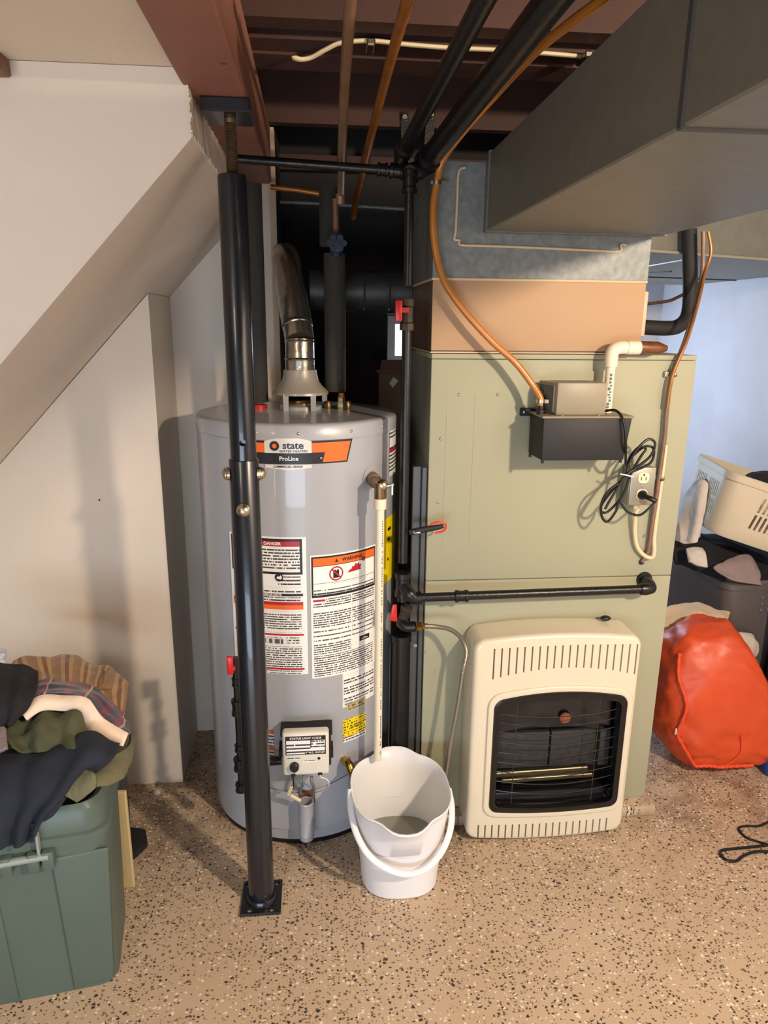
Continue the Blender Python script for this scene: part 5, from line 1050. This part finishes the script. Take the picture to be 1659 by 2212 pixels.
# ------------------------------------------------------------------ laundry on the right
bs = thing('laundry_basket', 'cream plastic laundry basket with slotted sides, tilted on top of bin', 'basket', (1.4151, 2.36, 0.7749))
BL, BW, BH = .40, .34, .235
rot = Matrix.Rotation(math.radians(-12), 4, 'Z') @ Matrix.Rotation(math.radians(17), 4, 'Y')
def bring(z, g, r=.06): return [Vector((x, y, z)) for x, y in rrect(-g, -g, BL+g, BW+g, r, 5)]
rings = [bring(0, -.012), bring(.02, -.002), bring(BH-.03, .024), bring(BH-.028, .030), bring(BH-.004, .034), bring(BH, .030), bring(BH, .024), bring(BH-.03, .020), bring(.02, -.006)]
bm = loft(BM(), rings); body = obj('basket_body', bm, mat('basket_cream', '#cfc2a9', .4), None, ang=40)
cut = BM()
def slot(x0, x1, z0, z1, y0, y1): box(cut, (x0, y0, z0), (x1, y1, z1))
for row in (0, 1):
    for k in range(14):
        x = .12 + k*.0185
        if k % 8 in (6, 7): continue
        slot(x, x+.009, .06 + row*.065, .115 + row*.065, -.06, .02)
    for k in range(16):
        y = .05 + k*.0175
        if k % 8 in (6, 7): continue
        slot(-.06, .02, .06 + row*.065, .115 + row*.065, y, y+.008)
boolean_cut(body, cut)
body.data.transform(rot); body.parent = bs
wb_ = wloc(bs)
inner = [(1.5349, 2.4, 0.9719), (1.6298, 2.44, 0.9834)]
o = cloth('black_garment', [[(1.5449, 2.44, 0.9457), (1.6299, 2.48, 0.9681), (1.7164, 2.5, 0.9703), (1.8042, 2.5, 0.9479)], [(1.5221, 2.4, 0.9375), (1.5936, 2.42, 0.9601), (1.6785, 2.44, 0.9619), (1.7638, 2.44, 0.9434)], [(1.5335, 2.38, 0.8987), (1.5976, 2.4, 0.9105), (1.6621, 2.4, 0.9009), (1.7467, 2.4, 0.8823)]], black_cloth, amp=.006, freq=12, seed=31, thick=.01, nu=24, nv=20)
tag(o, 'black clothing showing above the cream laundry basket rim', 'clothing', 'clothes on the right')
gt = thing('grey_tote', 'dark grey plastic tote behind orange bag, full of clothes', 'tote', (1.68, 2.52, 0))
tote('tote_body', 1.478, 1.88, 2.30, 2.78, .60, tote_grey, gt, .03, .05, .035)
bm = BM()
for a, b in ((1634,1278),(1648,1284),(1634,1300),(1648,1306)): pass
for i in range(2):
    for j in range(3): dome(bm, (1.63 + i*.026, 2.3045, .535 - j*.024), (0, -1, 0), .009, .003, 10)
obj('grip_dot', bm, mat('dot_grey', '#5b5a60', .4), gt)
bt = thing('black_tote', 'black bin with shiny rim at the right edge of picture', 'tote', (1.73, 2.14, 0))
tote('tote_body', 1.64, 1.89, 2.06, 2.28, .625, mat('tote_black', '#17161a', .3), bt, .02, .03, .03)
cl = 'clothes on the right'
def cl2(name, label, rows, m, **k):
    o = cloth(name, rows, m, None, **k); tag(o, label, 'clothing', cl)
cl2('white_sweater', 'rumpled white sweater leaning behind the basket\'s left end', [
    [(1.451, 2.62, 0.8411), (1.4862, 2.62, 0.8972), (1.5094, 2.6, 0.9294), (1.5087, 2.56, 0.9379)], [(1.4107, 2.56, 0.7911), (1.4364, 2.54, 0.8332), (1.4539, 2.52, 0.8746), (1.4598, 2.5, 0.9154)], [(1.3588, 2.5, 0.7343), (1.4136, 2.5, 0.7426), (1.4289, 2.48, 0.7574), (1.4402, 2.46, 0.7994)], [(1.3599, 2.5, 0.6784), (1.3999, 2.48, 0.6932), (1.4244, 2.46, 0.7083), (1.4497, 2.46, 0.7262)]], white_cloth, amp=.016, freq=13, seed=33, thick=.012, nu=24, nv=28)
cl2('white_towel', 'pale towel strip hanging down beside the basket\'s end', [
    [(1.3797, 2.4, 0.9563), (1.3893, 2.39, 0.9618), (1.4006, 2.38, 0.9536)], [(1.3635, 2.38, 0.8749), (1.3678, 2.36, 0.88), (1.3858, 2.36, 0.8763)], [(1.3595, 2.38, 0.7964), (1.3646, 2.36, 0.7968), (1.3804, 2.36, 0.7965)], [(1.3508, 2.38, 0.7381), (1.3581, 2.36, 0.7371), (1.3754, 2.36, 0.7403)]], white_cloth, amp=.004, freq=18, seed=35, thick=.016, nu=14, nv=30)
cl2('black_clothes', 'black clothes filling the grey tote under laundry basket', [
    [(1.4081, 2.62, 0.7172), (1.5236, 2.64, 0.6899), (1.6868, 2.64, 0.6573), (1.8574, 2.64, 0.5939), (1.9569, 2.6, 0.565)], [(1.3528, 2.5, 0.7065), (1.4476, 2.5, 0.6954), (1.6027, 2.5, 0.6642), (1.7457, 2.5, 0.6039), (1.8883, 2.5, 0.562)], [(1.3306, 2.44, 0.6705), (1.4095, 2.42, 0.6571), (1.518, 2.38, 0.6318), (1.6395, 2.36, 0.5904), (1.7768, 2.34, 0.5668)], [(1.3442, 2.43, 0.6367), (1.4232, 2.4, 0.6086), (1.5073, 2.35, 0.5827), (1.6249, 2.33, 0.5617), (1.7739, 2.33, 0.5431)]], black_cloth, amp=.014, freq=10, seed=37, folds=.006, thick=.012)
cl2('white_sock', 'crumpled white sock at the left rim of grey tote', [
    [(1.35, 2.38, 0.7024), (1.3813, 2.38, 0.7089), (1.4105, 2.38, 0.7048)], [(1.3432, 2.35, 0.6874), (1.3782, 2.35, 0.6902), (1.4079, 2.35, 0.6807)], [(1.341, 2.33, 0.6764), (1.3751, 2.33, 0.6579), (1.4079, 2.33, 0.6501)]], white_cloth, amp=.008, freq=20, seed=39, thick=.014, nu=18, nv=18)
cl2('grey_cloth', 'pinkish grey folded cloth among the black clothes in grey tote', [
    [(1.5184, 2.36, 0.6732), (1.559, 2.37, 0.6834), (1.5959, 2.37, 0.679), (1.6225, 2.36, 0.6419)], [(1.4576, 2.33, 0.6632), (1.52, 2.33, 0.6618), (1.5749, 2.33, 0.6535), (1.6153, 2.33, 0.6237)], [(1.4205, 2.31, 0.6568), (1.486, 2.31, 0.6304), (1.5432, 2.3, 0.622), (1.5995, 2.3, 0.6027)], [(1.4379, 2.3, 0.6422), (1.485, 2.29, 0.6164), (1.5369, 2.285, 0.6027), (1.6002, 2.285, 0.594)]], mat('pinkish_grey', '#8d7c7a', .95, var=.1, vscale=8), amp=.006, freq=16, seed=41, thick=.008, nu=24, nv=20)
# orange bag and what is tucked behind it
ob_ = thing('orange_bag', 'bulging bright orange nylon bag slumped on floor right of furnace', 'bag', (1.39, 2.13, 0))
bm = BM(); bmesh.ops.create_icosphere(bm, subdivisions=5, radius=1)
for v in bm.verts:
    p = v.co.copy(); e = .72
    q = Vector([math.copysign(abs(c)**e, c) for c in p]); q = q * (1 / max(1e-6, (abs(q.x)**3 + abs(q.y)**3 + abs(q.z)**3) ** (1/3)))
    n_ = noise.noise(q*2.1 + Vector((3, 1, 7)))*.05 + noise.noise(q*Vector((3, 3, 9)) + Vector((5, 0, 2)))*.03 + abs(noise.noise(Vector((q.x*3, q.y*3, q.z*11))))*.06 + abs(noise.noise(q*4.2 + Vector((1, 9, 4))))*.03
    q *= 1 + n_ - .03
    zt2 = max(0, q.z*.5+.5); shr = 1 - (.50 if q.x > 0 else .10)*zt2**2
    v.co = Vector((1.40 + q.x*.235*shr - .01*zt2, 2.135 + q.y*.175*(1-.25*zt2) + .03*zt2, max(.0, .262 + q.z*.262 - .15*max(0, q.x+.15)**2*zt2**2)))
from mathutils.bvhtree import BVHTree
bvh = BVHTree.FromBMesh(bm)
bag = obj('bag_body', bm, orange_nylon, ob_, ang=80)
snap = lambda p: (lambda r: r[0] + r[1]*.003)(bvh.find_nearest(Vector(p)))
def seam(name, pts, r):
    P = smooth_path([snap(p) for p in pts], 8); bm = BM()
    tube(bm, P, [r*(1 + .25*math.sin(i*2.3)) for i in range(len(P))], 8); obj(name, bm, orange_trim, ob_)
seam('piping', [(1.1308, 2.06, 0.4693), (1.135, 2, 0.3827), (1.1493, 1.97, 0.2816), (1.1624, 1.955, 0.1881), (1.1829, 1.95, 0.1038), (1.2368, 1.955, 0.0035)], .006)
seam('piping', [(1.237, 1.955, 0.0017), (1.3092, 1.955, -0.0025), (1.3407, 1.955, 0.0064), (1.4096, 1.955, -0.0156), (1.459, 1.955, -0.0148)], .006)
seam('stitch_line', [(1.3407, 1.955, 0.0064), (1.3841, 1.945, 0.0611), (1.4037, 1.94, 0.1162), (1.3991, 1.94, 0.1686)], .0025)
p = snap((1.1509, 1.955, 0.1921))
bm = rbox(p + Vector((-.008, -.004, -.012)), p + Vector((.002, -.001, .012)), .001, 1); obj('care_tag', bm, white_cloth, ob_, smooth=False)
cl2('beige_blanket', 'beige blanket end lying over the orange bag\'s back', [
    [(1.2557, 2.34, 0.4705), (1.3437, 2.36, 0.4948), (1.4162, 2.36, 0.4946), (1.4709, 2.34, 0.4771), (1.5163, 2.32, 0.4713)], [(1.2384, 2.3, 0.4515), (1.3092, 2.29, 0.4811), (1.3736, 2.28, 0.487), (1.4374, 2.28, 0.4724), (1.4828, 2.28, 0.4656)], [(1.2231, 2.26, 0.4154), (1.2956, 2.25, 0.4231), (1.3594, 2.24, 0.4292), (1.402, 2.24, 0.4368), (1.4404, 2.25, 0.4546)]], beige_cloth, amp=.010, freq=14, seed=43, folds=.004, thick=.014, nu=30, nv=20)
t = thing('white_pillow', 'small white pillow corner behind the orange bag', 'pillow', (1.52, 2.36, .3))
bm = BM(); c = Vector((1.5472, 2.27, 0.35)); bmesh.ops.create_icosphere(bm, subdivisions=4, radius=1)
for v in bm.verts:
    n_ = 1 + noise.noise(v.co*2.4)*.12; v.co = c + Vector((v.co.x*.068*n_, v.co.y*.025*n_, v.co.z*.066*n_))
obj('pillow_body', bm, white_cloth, t)
t = thing('blue_bag', 'sliver of blue fabric bag beside orange bag at right edge', 'bag', (1.56, 2.02, 0))
bm = rbox((1.5239, 1.99, 0), (1.70, 2.05, .06), .015, 3); obj('bag_body', bm, mat('blue_fabric', '#1d3f8f', .7), t)
ck = thing('floor_cord', 'thin black cord lying in loops on speckled floor at right', 'cord', (1.25, 1.65, 0))
bm = BM(); tube(bm, [(1.4721, 1.8072, 0.004), (1.3873, 1.7749, 0.004), (1.3494, 1.761, 0.004), (1.2977, 1.7631, 0.004), (1.2763, 1.7502, 0.004), (1.2789, 1.7153, 0.004), (1.3063, 1.6931, 0.004), (1.3337, 1.6685, 0.008), (1.3494, 1.6477, 0.005)], .0036, 8, smooth=7); obj('cord_loop', bm, black_rubber, ck)
bm = BM(); tube(bm, [(1.3915, 1.6882, 0.004), (1.3188, 1.6783, 0.004), (1.2357, 1.6735, 0.004), (1.1804, 1.6703, 0.004), (1.1634, 1.6583, 0.004), (1.1652, 1.632, 0.004), (1.1917, 1.6243, 0.004), (1.2252, 1.642, 0.004), (1.269, 1.6531, 0.006), (1.316, 1.6516, 0.004), (1.3579, 1.6387, 0.004)], .0042, 8, smooth=7); obj('cord_loop', bm, black_rubber, ck)
